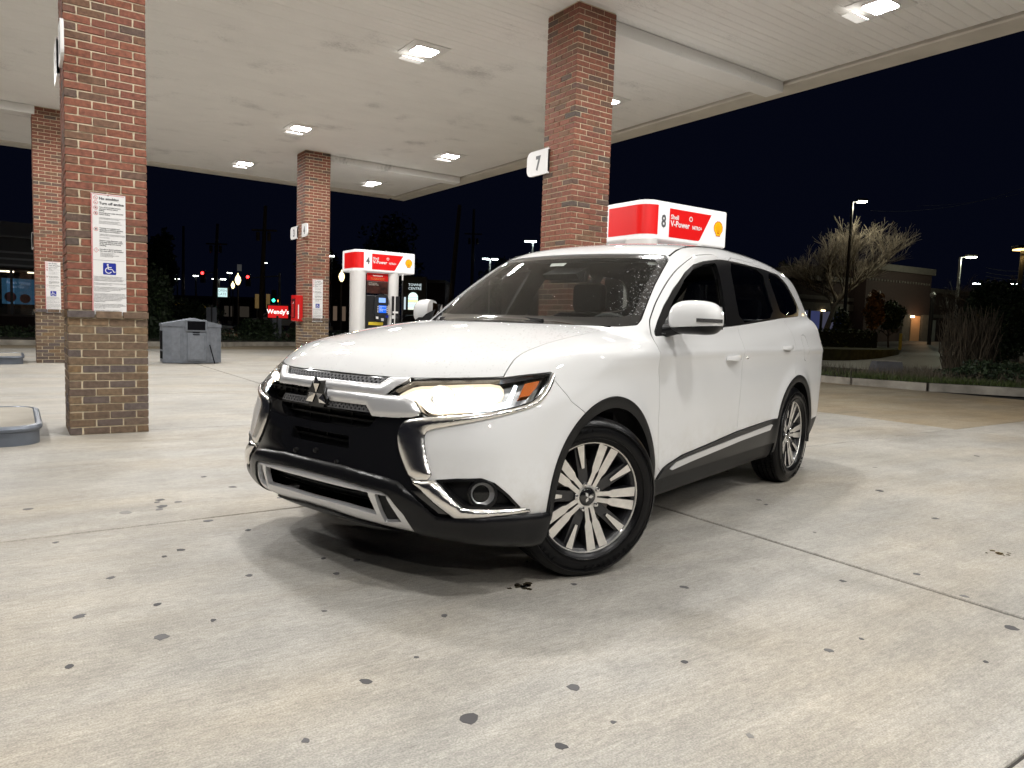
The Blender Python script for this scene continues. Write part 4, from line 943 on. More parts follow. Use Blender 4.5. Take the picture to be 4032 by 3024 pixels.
OPN = [(-.80, .417), (-.606, .418), (-.471, .416), (-.365, .413), (-.346, .373), (-.328, .330), (-.473, .341), (-.80, .340)]
SCO = [(-.337, .412), (-.295, .409), (-.232, .318), (-.296, .304), (-.313, .340)]
CHU = [(-.167, .714), (-.094, .721), (-.011, .731), (.101, .748), (.188, .763), (.253, .781), (.293, .813), (.329, .857), (.344, .893), (.353, .886), (.338, .841), (.294, .787), (.256, .768), (.188, .751), (.045, .717), (-.066, .692), (-.138, .674), (-.158, .66), (-.164, .632), (-.152, .561), (-.125, .489), (-.207, .478), (-.237, .538), (-.257, .594), (-.263, .65), (-.244, .689), (-.219, .704)]
CHL = [(-.207, .474), (-.124, .485), (-.1, .468), (-.061, .428), (-.016, .393), (.108, .387), (.229, .378), (.252, .362), (.109, .362), (-.041, .349), (-.115, .402), (-.161, .439)]
FOGB = [(-.12, .488), (-.035, .501), (.053, .507), (.104, .488), (.158, .442), (.213, .381), (.108, .389), (-.01, .395), (-.061, .434), (-.094, .469)]
HOODLIP = spl([(-.01, .8585), (.179, .857), (.329, .856), (.451, .859), (.557, .864), (.65, .870), (.709, .8755), (.76, .886)])
fcond = lambda V: .10 - V[:, 0]
head, front = take(front, 'D', HEAD, fcond, .004)
blk, front = take(front, 'D', BLK, fcond, .003)
chu, front = take(front, 'D', CHU, fcond, .002, 1); chl, front = take(front, 'D', CHL, fcond, .002)
fogb, front = take(front, 'D', FOGB, fcond, .002)
lip, front = take(front, 'D', LIP, lambda V: .33 - V[:, 0], .003)
# grille pieces
gup, blk = take(blk, 'D', GUP); bup, blk = take(blk, 'D', BUP, None, .002); blo, blk = take(blk, 'D', BLO, None, .002); glo, blk = take(blk, 'D', GLO)
sl1, blk = take(blk, 'D', SL1, None, 0, 0); sl2, blk = take(blk, 'D', SL2, None, 0, 0)
shell_obj('grille_surround', blk, GLOSSB, car, proud=0, fold=.05)
shell_obj('grille_bar', bulged(bup, 'D', BUP, .010, .022), SILVER, car, proud=.010, fold=.03)
shell_obj('grille_bar', bulged(blo, 'D', BLO, .010, .022), SILVER, car, proud=.010, fold=.03, side='L', label='silver lower grille bar, kept on this side only')
def holes(S, pitch, r, z0, rows):
    S = subdiv(subdiv(S, False), False)
    y, z = S.V[:, 1], S.V[:, 2]; d = np.full(len(y), 1e9)
    for k, zz in enumerate(rows):
        yy = np.mod(y + (pitch / 2 if k % 2 else 0) + pitch / 2, pitch) - pitch / 2
        d = np.minimum(d, np.maximum(np.abs(yy) * .86 + np.abs(z - zz) * .5, np.abs(z - zz)) - r)
    return clip(S, -d)
MESHG = pm('grille_grey', (.10, .10, .105), .5, spec=.3)
shell_obj('grille_mesh', holes(gup, .0225, .0048, 0, (.8425, .8315)), MESHG, car, proud=.004, fold=.006); shell_obj('grille_mesh', holes(glo, .0225, .0048, 0, (.7355, .7245)), MESHG, car, proud=.006, fold=.006)
for s_ in (gup, glo, sl1, sl2): shell_obj('grille_backing', s_, DARKIN, car, proud=-.03 if s_ in (gup, glo) else -.055, fold=0)
def slats(S, zs, h, name, mat):
    for zz in zs:
        q = clip(S, np.abs(S.V[:, 2] - zz) - h); shell_obj(name, q, mat, car, proud=-.028, fold=.02)
slats(sl1, (.678,), .004, 'grille_slat', PIANO); slats(sl2, (.587,), .004, 'grille_slat', PIANO)
for yy in np.arange(-.42, .43, .14): MB().box((.775 - .35 * yy * yy, yy - .003, .648), (.80 - .35 * yy * yy, yy + .003, .706)).obj('grille_fin', PIANO, car)
for yy in np.arange(-.28, .29, .14): MB().box((.785 - .35 * yy * yy, yy - .003, .562), (.81 - .35 * yy * yy, yy + .003, .611)).obj('grille_fin', PIANO, car)
# lower bumper
skid, lip = take(lip, 'D', SKID, lambda V: .45 - V[:, 0], .002); opn, skid = take(skid, 'D', OPN, None, 0, 0); sco, skid = take(skid, 'D', SCO, None, 0)
shell_obj('bumper_lip', bulged(lip, 'D', LIP, .015, .035), pm('wet_black', (.006, .006, .007), .26, spec=.28, bump=.1, bscale=60), car, proud=.012, fold=.03); sk_ = bulged(skid, 'D', SKID, .010, .022)
shell_obj('skid_plate', sk_, SILVER, car, proud=.012, fold=.022)
shell_obj('lower_intake', opn, DARKIN, car, proud=-.05, fold=0)
for s_ in (.395, .372, .350): 
    q = clip(opn, np.abs(opn.V[:, 2] - s_) - .003); shell_obj('intake_slat', q, PIANO, car, proud=-.035, fold=.01)
pair('intake_scoop', sco, SATB, car, proud=.004, fold=.0)
pair('chrome_trim', bulged(chu, 'D', CHU, .014, .045, 1), CHROME, car, proud=.004, fold=.02); pair('chrome_trim', bulged(chl, 'D', CHL, .016, .03), CHROME, car, proud=.004, fold=.02)
# fog lamp pocket: bezel ring, sunken floor and lamp
dq = sdf(np.array(FOGB), pl(fogb, 'D'))
ring_ = clip(fogb, -(dq + .010)); floor_ = clip(fogb, dq + .008)
pair('fog_bezel', ring_, PIANO, car, proud=.004, fold=.04); pair('fog_pocket', floor_, SATB, car, proud=-.030, fold=0)
FGC = np.array([.684, .768, .445])
def fog(sy):
    c = FGC * np.array([1, sy, 1]); d = np.array([.8, .6 * sy, 0]); d /= np.linalg.norm(d); a = np.array([-d[1], d[0], 0]); b = np.array([0, 0, 1.])
    def ringp(r, h, n=20): return [c + d * h + r * (math.cos(6.2832 * k / n) * a + math.sin(6.2832 * k / n) * b) for k in range(n)]
    def loft(prof):
        V = []; F = []; n = 20
        for r, h in prof: V += ringp(r, h)
        for i in range(len(prof) - 1): F += [(i * n + k, i * n + (k + 1) % n, (i + 1) * n + (k + 1) % n, (i + 1) * n + k) for k in range(n)]
        return MB().add(V, F)
    o = loft([(.062, -.05), (.056, .012), (.048, .014), (.044, -.01)]).obj('fog_lamp', PIANO, car, True)
    loft([(.044, -.008), (.030, -.022), (.012, -.035), (.0005, -.036)]).obj('reflector', pm('fog_reflector', (.65, .65, .66), .3, metal=.5), o, True); loft([(.044, -.004), (.034, .003), (.018, .007), (.0005, .008)]).obj('lens', LENSGL, o, True)
fog(1); fog(-1)
# ---- headlights
LAMPCH = pm('lamp_chrome', (.55, .55, .56), .14, metal=1.0); BULB = em('headlamp_beam', (1, .92, .76), 420, True); BEAM_GLOW = pm('reflector_glow', (.86, .84, .80), .32, emit=(1, .82, .58), estr=1.4, bump=.5, bscale=90); DRL = em('day_light', (.80, .93, 1), 5); AMBER = pm('amber_lens', (.50, .11, .008), .15, coat=.6)  # beam reflector's own emission stands in for bulb light it would reflect
for side in ('L', 'R'):
    sy = 1 if side == 'L' else -1
    lens = shell_obj('headlight', head, LENSGL, car, proud=.001, fold=0, side=side, label='lit headlight with clear lens' )
    shell_obj('housing', head, pm('lamp_house', (.72, .72, .72), .3, metal=.6), lens, proud=-.075, fold=-.074, side=side)
    dq = sdf(np.array(HEAD), pl(head, 'D')); rim_ = clip(head, -(dq + .005)); shell_obj('lamp_frame', rim_, GLOSSB, lens, proud=-.002, fold=.03, side=side)
    am = take(head, 'D', [(.228, .856), (.296, .868), (.276, .842), (.244, .812), (.200, .808)], None)[0]; shell_obj('indicator', am, AMBER, lens, proud=-.012, fold=.03, side=side)
    dr = take(head, 'D', [(-.06, .748), (.09, .766), (.165, .784), (.200, .853), (.186, .856), (.150, .797), (.085, .780), (-.06, .762)], None)[0]; shell_obj('light_strip', dr, DRL, lens, proud=-.020, fold=.012, side=side)
    gl = take(head, 'D', [(-.285, .790), (-.250, .818), (-.205, .840), (-.125, .847), (-.01, .857), (.12, .863), (.150, .835), (.120, .795), (.03, .764), (-.07, .746), (-.14, .733), (-.172, .745), (-.195, .775), (-.235, .790)], None, 0, 1)[0]; shell_obj('reflector_glow', gl, BEAM_GLOW, lens, proud=-.045, fold=-.02, side=side)
    # two reflector bowls with burning lamps
    for (x, y, z, r) in ((.690, .552, .797, .046), (.627, .640, .800, .043)):
        c = np.array([x, y * sy, z]); d = np.array([.93, .36 * sy, 0]); d /= np.linalg.norm(d); a = np.array([-d[1], d[0], 0]); b = np.array([0, 0, 1.]); n = 20
        def loft(prof):
            V = []; F = []
            for rr, h in prof: V += [c + d * h + rr * (1.15 * math.cos(6.2832 * k / n) * a + math.sin(6.2832 * k / n) * b * .9) for k in range(n)]
            for i in range(len(prof) - 1): F += [(i * n + k, i * n + (k + 1) % n, (i + 1) * n + (k + 1) % n, (i + 1) * n + k) for k in range(n)]
            return MB().add(V, F)
        loft([(r, .004), (r * .92, -.016), (r * .6, -.036), (r * .2, -.044)]).obj('reflector', LAMPCH, lens, True)
        loft([(.001, .020), (r * .30, .016), (r * .44, .004), (r * .30, -.010), (.001, -.014)]).obj('lamp', BULB, lens, True)
# ---- hood
HC = [(-.1, -1), (-.43, .627), (-.399, .634), (-.2, .655), (.034, .667), (.197, .672), (.312, .680), (.417, .694), (.475, .706), (.523, .716), (1.2, .76), (1.2, -.2), (-.6, -.2), (-.43, .627)][1:]
def hood_d(S):
    d = sdf(np.array([(-.43, .627), (-.399, .634), (-.2, .655), (.034, .667), (.197, .672), (.312, .680), (.417, .694), (.475, .706), (.523, .716), (1.2, .80), (1.2, -.3), (-.7, -.3)]), S.V[:, :2])
    return np.maximum(np.maximum(d, HOODLIP(S.V[:, 1]) - S.V[:, 2]), .80 - S.V[:, 2])
hoodf, front = clip(front, hood_d(front) + .002), clip(front, -(hood_d(front) - .002))
def wsfront(V): return 0
hoodr, rest = clip(rest, np.maximum(hood_d(rest), rest.V[:, 2] - 1.30) + .002), clip(rest, -(np.maximum(hood_d(rest), rest.V[:, 2] - 1.30) - .002))
# the cowl strip behind the hood stays dark
hd = merge(hoodf, hoodr)
cow = lambda S: sdf(np.array([(-.262, -.3), (-.262, .1), (-.285, .25), (-.335, .42), (-.40, .58), (-.44, .66), (-.9, .72), (-.9, -.3)]), S.V[:, :2])
hood = clip(hd, -(cow(hd) - .002)); cowl = clip(hd, cow(hd) + .002)
shell_obj('hood', hood, PAINT, car, fold=.015); shell_obj('cowl', cowl, PIANO, car, proud=-.012, fold=.01)
# ---- sills, bumper and door cuts on the side plane (x, z)
SILL = [(-.515, .340), (-.533, .352), (-.586, .385), (-.636, .399), (-.797, .427), (-1.102, .447), (-1.551, .479), (-1.852, .490), (-2.27, .503), (-2.27, .10), (-.40, .10), (-.44, .30)]
STRIP = [(-.643, .376), (-.709, .403), (-.859, .415), (-1.582, .450), (-2.177, .473), (-2.118, .434), (-1.59, .418), (-.907, .383), (-.664, .366)]
sill, rest = take(rest, 'X', SILL, lambda V: .3 - V[:, 1], .004)
strip, sill = take(sill, 'X', STRIP, None, .002)
low = clip(sill, sill.V[:, 2] - (.335 + .0 * sill.V[:, 0])); up = clip(sill, .339 - sill.V[:, 2])
pair('sill', low, SATB, car, proud=-.004, fold=.02); pair('sill_cladding', up, PIANO, car, proud=.012, fold=.02); pair('sill_strip', strip, SILVER, car, proud=.016, fold=.012)
DOORF = [(-.575, 1.11), (-.636, 1.16), (-.724, 1.229), (-.871, 1.331), (-1.033, 1.43), (-1.218, 1.505), (-1.38, 1.535), (-1.66, 1.560), (-1.59, 1.318), (-1.54, 1.119), (-1.553, 1.009), (-1.575, .735), (-1.551, .40), (-.542, .30), (-.508, .55), (-.504, .789), (-.445, .964)]
DOORR = [(-1.66, 1.560), (-2.42, 1.556), (-2.423, 1.421), (-2.492, 1.176), (-2.555, 1.076), (-2.590, .917), (-2.590, .70), (-2.2, .40), (-1.551, .40), (-1.575, .735), (-1.553, 1.009), (-1.54, 1.119), (-1.59, 1.318)]
doorF, rest = take(rest, 'X', DOORF, lambda V: .4 - V[:, 1], .003, 2); doorR, rest = take(rest, 'X', DOORR, lambda V: .4 - V[:, 1], .003, 1)
dl, dr_ = pair('front_door', doorF, PAINT, car, fold=.02); rl, rr_ = pair('rear_door', doorR, PAINT, car, fold=.02)
fuel, rest = take(rest, 'X', [(-2.74, 1.045), (-2.76, 1.075), (-2.83, 1.078), (-2.875, 1.05), (-2.915, .93), (-2.90, .89), (-2.84, .885), (-2.79, .92)], lambda V: .5 - V[:, 1], .004, 2)
pair('fuel_flap', fuel, PAINT, car, fold=.01)
tl, rest = take(rest, 'X', [(-3.44, 1.145), (-3.53, 1.165), (-3.9, 1.165), (-3.9, .93), (-3.66, .93), (-3.56, 1.0), (-3.47, 1.08)], lambda V: .42 - V[:, 1], .004, 1)
pair('tail_light', tl, pm('tail_red', (.22, .004, .008), .1, coat=1.0, emit=(1, .02, .02), estr=.03), car, proud=.006, fold=.02)
rb, rest = take(rest, 'X', [(-3.05, .40), (-3.3, .42), (-4, .42), (-4, .1), (-3.0, .1)], None, .004); shell_obj('rear_valance', rb, SATB, car, fold=.02)
bump_seam = lambda S: sdf(np.array([(.34, .872), (.314, .832), (.272, .779), (.224, .749), (.163, .712), (.0, .5), (0, .1), (1.3, .1), (1.3, .80), (.50, .80), (.40, .868)]), S.V[:, [0, 2]])
bumper = clip(front, bump_seam(front) + .0015); front = clip(front, -(bump_seam(front) - .0015))
shell_obj('front_bumper', bumper, PAINT, car, fold=.02)
fen = merge(front, clip(rest, -.62 - rest.V[:, 0])); rest = clip(rest, rest.V[:, 0] + .62)
fen2 = clip(fen, fen.V[:, 2] - 1.098); pil_ = clip(fen, 1.098 - fen.V[:, 2])
pair('fender', fen2, PAINT, car, fold=.015)
under = clip(rest, rest.V[:, 2] - .235); rest = clip(rest, .235 - rest.V[:, 2])
shell_obj('body_shell', merge(rest, pil_), PAINT, car, fold=.015)
shell_obj('underbody', under, DARKIN, car, fold=0)
lin = Sh(full_lining.V, full_lining.N, full_lining.T); lin = clip(lin, lin.V[:, 0] - .10)
shell_obj('interior_lining', lin, DARKIN, car, proud=-.032, fold=0)
nose = clip(full_lining, .099 - full_lining.V[:, 0]); shell_obj('nose_structure', nose, DARKIN, car, proud=-.085, fold=0)
# missing trim on the car's right: broken brackets where the lower bar was
br = thing_mb = MB()
for k in range(7):
    yy = -.10 - .055 * k; br.box((.795 - .02 * k * .35, yy - .045, .762), (.812 - .02 * k * .35, yy - .005, .768)); br.box((.795 - .02 * k * .35, yy - .03, .750), (.808 - .02 * k * .35, yy - .024, .782))
br.box((.70, -.47, .745), (.74, -.40, .785)); br.tube([(.80, -.12, .776), (.76, -.30, .770), (.70, -.44, .774)], .004, 6)
br.obj('broken_bracket', PIANO, car)
# roof ditch mouldings
for sy in (1, -1):
    pts = []
    for xx, yy in ((-1.10, .596), (-1.2, .588), (-1.37, .572), (-1.55, .562), (-1.9, .556), (-2.4, .548), (-2.9, .53)):
        P = np.array([[xx, yy, 1.60]])
        for _ in range(12): v = field(P); P[:, 2] -= v * .9
        pts.append((xx, yy * sy, float(P[0, 2]) + .001))
    MB().tube(pts, .006, 6).obj('roof_moulding', PIANO, car, True)
# ---- wheels
TYRE = pm('tyre', (.004, .004, .0045), .6, spec=.16, bump=.25, bscale=250); TYREW = pm('tyre_wall', (.0035, .0035, .004), .30, spec=.22, bump=.1, bscale=120); RIMD = pm('rim_dark', (.012, .012, .014), .35, coat=.5); MACH = pm('machined_alloy', (.84, .82, .78), .30, metal=.8, var=.12, vscale=30)
def wheel_proto():
    """axis along +y (outer face towards +y), centre at the origin"""
    R_ = .350; w = .112
    root = MB().lathe([(.215, -.10), (.228, -.05), (.228, .072), (.238, .082), (.243, .088), (.243, .080), (.232, .074), (.222, .06), (.212, .0), (.205, -.09)], (0, 0, 0), 48, 'y').obj('wheel', RIMD, None, True)
    MB().lathe([(.2430, .0915), (.2395, .0905), (.2375, .086)], (0, 0, 0), 48, 'y').obj('rim_flange', MACH, root, True)
    prof_ = [(.240, .084), (.252, .104), (.272, .113), (.296, .1135), (.318, .106), (.333, .098), (.344, .088), (R_, .074)]
    tw = MB().lathe(prof_, (0, 0, 0), 64, 'y'); tw.lathe([(r, -h) for r, h in prof_][::-1], (0, 0, 0), 64, 'y')
    for r0 in (.262, .312): tw.lathe([(r0, .112), (r0 + .002, .1165), (r0 + .006, .1165), (r0 + .008, .1115)], (0, 0, 0), 64, 'y')
    tyre = tw.obj('tyre', TYREW, root, True)
    # tread: four ribs with cut sipes
    tr = MB(); n = 96
    for (a, b, ph) in ((.052, .078, 0), (.016, .047, .5), (-.014, .012, .25), (-.047, -.018, .75), (-.078, -.051, .3)):
        for k in range(n):
            t0 = 2 * math.pi * (k + ph) / n; t1 = t0 + 2 * math.pi * .82 / n; V = []
            for t in (t0, t1):
                for r, h in ((.338, a), (R_ + .001, a + .002), (R_ + .001, b - .002), (.338, b)): V.append((r * math.cos(t), h, r * math.sin(t)))
            tr.add(V, [(0, 1, 5, 4), (1, 2, 6, 5), (2, 3, 7, 6), (0, 3, 2, 1), (4, 5, 6, 7)])
    tr.lathe([(.3385, .08), (.3385, -.08)], (0, 0, 0), 64, 'y'); tr.obj('tread', TYRE, root)
    text_r = .290
    for word, a0, sz in (('CROSSOVER', 282, .030), ('MOHAVE', 352, .030), ('225/55R18', 96, .024)):
        for k, ch in enumerate(word):
            a = math.radians(a0 - (k - len(word) / 2) * 5.6) if a0 != 282 else math.radians(a0 + (k - len(word) / 2) * 5.6)
            a = math.radians(a0 - (k - len(word) / 2) * 5.6)
            up = (math.cos(a), 0, math.sin(a)); right = (math.sin(a), 0, -math.cos(a))
            right = (-right[0], 0, -right[2]) if False else right
            # seen from +y, right-hand direction is -x at the top
            rt = (math.sin(a) * -1 * -1, 0, -math.cos(a))
            o = text('sidewall_letter', ch, sz, TYRE, root, (text_r * math.cos(a), .1145, text_r * math.sin(a)), right=(-math.sin(a) * -1, 0, -math.cos(a)), up=up, align='CENTER', depth=.002)
    # spokes
    def spoke(a, inner, outer, wi, wo, off_i, off_o, name, y0=.066, y1=.084):
        d = np.array([math.cos(a), 0, math.sin(a)]); e = np.array([-math.sin(a), 0, math.cos(a)])
        pts = [(inner, off_i - wi / 2), (inner, off_i + wi / 2), (outer, off_o + wo / 2), (outer, off_o - wo / 2)]
        if name == 'spoke':   # waist near the hub
            pts = [(inner, off_i - wi / 2), (inner, off_i + wi / 2), (.105, off_i * 1.35 + wi * .62), (.125, off_i * 1.5 + wo * .45), (outer, off_o + wo / 2), (outer, off_o - wo / 2), (.125, off_i * 1.5 - wo * .38), (.105, off_i * 1.35 - wi * .5)]
        yy = lambda r: y1 - .022 * max(0, (.235 - r) / .235) ** .8
        V = [(d * r + e * o + np.array([0, yy(r), 0])) for r, o in pts] + [(d * r + e * (o * 1.0) + np.array([0, y0 - .035, 0])) for r, o in pts]; n = len(pts)
        me = bpy.data.meshes.new(name); F = [tuple(range(n))] + [(k, n + k, n + (k + 1) % n, (k + 1) % n) for k in range(n)]
        me.from_pydata([tuple(v) for v in V], [], F); me.materials.append(MACH); me.materials.append(RIMD)
        for p in me.polygons: p.material_index = 0 if p.index == 0 else 1
        bm = bmesh.new(); bm.from_mesh(me); bmesh.ops.recalc_face_normals(bm, faces=bm.faces); bm.to_mesh(me); bm.free()
        o = bpy.data.objects.new(name, me); link(o, root)
    for k in range(5):
        a = math.radians(75 + 72 * k)
        for s_ in (-1, 1): spoke(a, .044, .234, .019, .0425, .0125 * s_, .0315 * s_, 'spoke')
        a2 = a + math.radians(36)
        spoke(a2, .130, .234, .013, .034, 0, 0, 'short_spoke')
        # dark arm under the short spoke
        d = np.array([math.cos(a2), 0, math.sin(a2)]); e = np.array([-math.sin(a2), 0, math.cos(a2)]); V = []
        for r, o_, y in ((.06, .022, .058), (.06, -.022, .058), (.228, -.026, .070), (.228, .026, .070), (.06, .022, .02), (.06, -.022, .02), (.228, -.026, .03), (.228, .026, .03)): V.append(tuple(d * r + e * o_ + np.array([0, y, 0])))
        MB().add(V, [(0, 1, 2, 3), (0, 4, 5, 1), (1, 5, 6, 2), (2, 6, 7, 3), (3, 7, 4, 0)]).obj('spoke_arm', RIMD, root)
        c = d * .057; MB().lathe([(.0125, .045), (.0125, .070), (.009, .077), (.0005, .079)], tuple(c), 10, 'y').obj('lug_nut', pm('nut', (.75, .75, .75), .22, metal=1), root, True)
    MB().lathe([(.085, .02), (.085, .052), (.05, .060), (.040, .062)], (0, 0, 0), 30, 'y').obj('hub', RIMD, root, True)
    MB().lathe([(.053, .055), (.051, .0665), (.041, .0685), (.040, .06)], (0, 0, 0), 30, 'y').obj('hub_ring', MACH, root, True)
    cap = MB().lathe([(.040, .055), (.037, .070), (.030, .074), (.0005, .076)], (0, 0, 0), 30, 'y').obj('centre_cap', GLOSSB, root, True)
    mb = MB()
    for k in range(3):
        a = math.radians(90 + 120 * k); d = (math.cos(a), math.sin(a)); e = (-d[1], d[0])
        P = [(0, 0), (.013 * d[0] + .0075 * e[0], .013 * d[1] + .0075 * e[1]), (.026 * d[0], .026 * d[1]), (.013 * d[0] - .0075 * e[0], .013 * d[1] - .0075 * e[1])]
        mb.add([(x, .0772, z) for x, z in P], [(0, 1, 2, 3)])
    mb.obj('diamond_mark', pm('cap_silver', (.75, .75, .76), .2, metal=.9), root)
    MB().lathe([(.155, .0), (.155, .012), (.09, .012), (.09, -.01)], (0, 0, 0), 40, 'y').obj('brake_disc', pm('disc_steel', (.16, .15, .14), .45, metal=.9), root, True)
    MB().lathe([(.205, -.06), (.0005, -.06)], (0, 0, 0), 30, 'y').obj('wheel_back', DARKIN, root, True)
    return root
w0 = wheel_proto(); w0.parent = car
STEER = math.radians(26.5)
kp = .70; h0 = .095
wl = [(kp, 0, 1, STEER, math.radians(34)), (kp, 0, -1, STEER, .35), (.775, -2.67, 1, 0, .70), (.775, -2.67, -1, 0, .5)]
for k, (yk, xk, sy, st, spin) in enumerate(wl):
    o = w0 if k == 0 else copy_tree(w0, car)
    # steering to the car's right turns the wheel clockwise seen from above
    off = h0 if st else 0
    rz = -st
    cx_ = xk - math.sin(rz) * off * sy; cy_ = (yk * sy) + math.cos(rz) * off * sy
    m = Matrix.Translation((cx_, cy_, .346)) @ Matrix.Rotation(rz + (0 if sy > 0 else math.pi), 4, 'Z') @ Matrix.Rotation(spin, 4, 'Y')
    o.matrix_local = m
# wheel-house liners
for xc in (XF, XR):
    for sy in (1, -1):
        V = []; n = 22
        for k in range(n):
            a = math.pi * k / (n - 1); r = .425
            for y in (.875, .48): V.append((xc + r * math.cos(a), y * sy, ZA + r * math.sin(a)))
        F = [(2 * k, 2 * k + 1, 2 * k + 3, 2 * k + 2) for k in range(n - 1)]; base = len(V)
        V += [(xc + .425, .48 * sy, .25), (xc - .425, .48 * sy, .25)]; F.append(tuple([2 * k + 1 for k in range(n)] + [base + 1, base]))
        V += [(xc + .425, .875 * sy, .25), (xc - .425, .875 * sy, .25)]; F += [(0, 1, base, base + 2), (2 * n - 2, 2 * n - 1, base + 1, base + 3)]
        mesh_obj('wheel_liner', V, F, DARKIN, car)
# ---- front emblem: three chrome diamonds on a black triangle, standing off the grille
mb = MB(); mbk = MB()
cx_, cz_ = .874, .783
for k in range(3):
    a = math.radians(90 + 120 * k); d = np.array([math.cos(a), math.sin(a)]); e = np.array([-d[1], d[0]]); Lr = .080; Wr = .0232
    P = [np.zeros(2), d * Lr / 2 + e * Wr, d * Lr, d * Lr / 2 - e * Wr]; P = [p * .96 + d * .0015 for p in P]
    n0 = [(cx_ - .004, p[0], cz_ - .012 + p[1]) for p in P]; mid = d * Lr / 2
    top = (cx_ + .008, mid[0], cz_ - .012 + mid[1])
    mb.add(n0 + [top], [(0, 1, 4), (1, 2, 4), (2, 3, 4), (3, 0, 4)])
mb.obj('emblem', CHROME, car)
tri = chaikin([(0, .082), (-.092, -.062), (.092, -.062)], 1)
mbk.prism([(p[0], cz_ - .006 + p[1]) for p in tri], 'x', cx_ - .06, cx_ - .008).obj('emblem_base', GLOSSB, car)
# tow-plate bolts
mb = MB()
for y, z in ((.14, .50), (-.14, .512), (.0, .53)): mb.lathe([(.012, .0), (.010, .012), (.0005, .014)], (.862, y, z), 8, 'x')
mb.obj('bolt', PIANO, car)
# ---- door handles
def handle(xc, zc, sy, name='door_handle'):
    Y = lambda x, z: float(PLAN(x) + SECT(z))
    pts = []; N_ = 9
    V = []; F = []
    for i in range(N_):
        t = i / (N_ - 1); x = xc + .105 - .21 * t; o = .032 * math.sin(math.pi * min(max((t - .03) / .94, 0), 1)) ** .5 + .004
        z = zc + .006 - .004 * (1 - t); hh = .017 * (.65 + .35 * math.sin(math.pi * t)); y = Y(x, z)
        for (dy, dz) in ((0, hh * .8), (o * .8, hh), (o, .2 * hh), (o * .9, -hh * .8), (o * .3, -hh), (0, -hh * .7)): V.append((x, (y + dy) * sy, z + dz))
    m = 6
    for i in range(N_ - 1): F += [(i * m + k, i * m + (k + 1) % m, (i + 1) * m + (k + 1) % m, (i + 1) * m + k) for k in range(m)]
    F += [tuple(range(m)), tuple(range((N_ - 1) * m, N_ * m))]
    return MB().add(V, F).obj(name, PAINT, car, True)
for sy in (1, -1): handle(-1.395, .925, sy); handle(-2.36, .982, sy)
# key cylinder
MB().lathe([(.009, .93), (.007, .938), (.0005, .938)], (-1.515, 0, .931), 10, 'y').obj('lock_cylinder', CHROME, car)
# ---- door mirrors
def mirror(sy):
    c = np.array([-.63, .995, 1.145]); n, m = 18, 28; V = []; F = []
    for i in range(n + 1):
        ph = math.pi * i / n - math.pi / 2
        for k in range(m):
            th = 2 * math.pi * k / m
            sp = lambda w, e: math.copysign(abs(w) ** e, w)
            x = .085 * sp(math.cos(ph), .75) * sp(math.cos(th), .8); y = .130 * sp(math.cos(ph), .55) * sp(math.sin(th), .62); z = .083 * sp(math.sin(ph), .8)
            if x < -.03: x = -.03 - (x + .03) * .1
            x += -.10 * (y + .13) ** 1 * .5 + .02; z += .012 * math.cos((y + .02) * 9) - .012
            V.append(((c[0] + x), (c[1] + y) * sy, c[2] + z))
    for i in range(n): F += [(i * m + k, i * m + (k + 1) % m, (i + 1) * m + (k + 1) % m, (i + 1) * m + k) for k in range(m)]
    Va = np.array(V); Ta = np.array([(f[0], f[1], f[2]) for f in F] + [(f[0], f[2], f[3]) for f in F]); Na = Va - np.array([c[0], c[1] * sy, c[2]]); Na /= np.linalg.norm(Na, axis=1)[:, None]
    Sm = Sh(Va, Na, Ta); kz = Va[:, 2] - (1.100 + .06 * (np.abs(Va[:, 1]) - .995)); wh = clip(Sm, -kz); bl = clip(Sm, kz + .002)
    o = MB().add(wh.V.tolist(), wh.T.tolist()).obj('mirror', PAINT, car, True); MB().add(bl.V.tolist(), bl.T.tolist()).obj('mirror_base', PIANO, o, True)
    MB().tube([(-.60, .84 * sy, 1.075), (-.60, .90 * sy, 1.085), (-.61, .97 * sy, 1.098)], [.034, .028, .026], 10).obj('mirror_arm', PIANO, o, True)
    Vs = [(-.565, .86 * sy, 1.06), (-.66, .853 * sy, 1.058), (-.70, .83 * sy, 1.16), (-.64, .842 * sy, 1.13)]
    MB().add(Vs + [(a, b - .02 * sy, c_) for a, b, c_ in Vs], [(0, 1, 2, 3), (4, 5, 6, 7), (0, 1, 5, 4), (1, 2, 6, 5), (2, 3, 7, 6), (3, 0, 4, 7)]).obj('mirror_sail', PIANO, o)
    # turn repeater
    st = []; 
    for t in np.linspace(0, 1, 9):
        y = 1.035 + .098 * t; yy = y - .995
        s2 = min(.999, abs(yy) / .130) ** (1 / .62); ct = math.sqrt(max(0, 1 - s2 * s2)) ** .8
        x = .085 * ct; x += -.05 * (yy + .13) + .02
        st.append((c[0] + x + .004, y * sy, 1.131 - .002 * t))
    V2 = [(a, b, z + .009) for a, b, z in st] + [(a, b, z - .009) for a, b, z in st]; k_ = len(st)
    mesh_obj('turn_repeater', V2, [(i, i + 1, k_ + i + 1, k_ + i) for i in range(k_ - 1)], pm('repeater', (.35, .34, .33), .12, metal=.8), o)
    mesh_obj('mirror_glass', [(-.668, (.995 - .11) * sy, 1.09), (-.668 - .02, (.995 + .11) * sy, 1.09), (-.688, (.995 + .10) * sy, 1.20), (-.668, (.995 - .10) * sy, 1.205)], [(0, 1, 2, 3)], pm('mirror_silver', (.7, .7, .7), .02, metal=1), o)
mirror(1)
n_before = set(o.name for o in car.children); mirror(-1)
mr_ = [o for o in car.children if o.name not in n_before][0]      # the far mirror is folded back
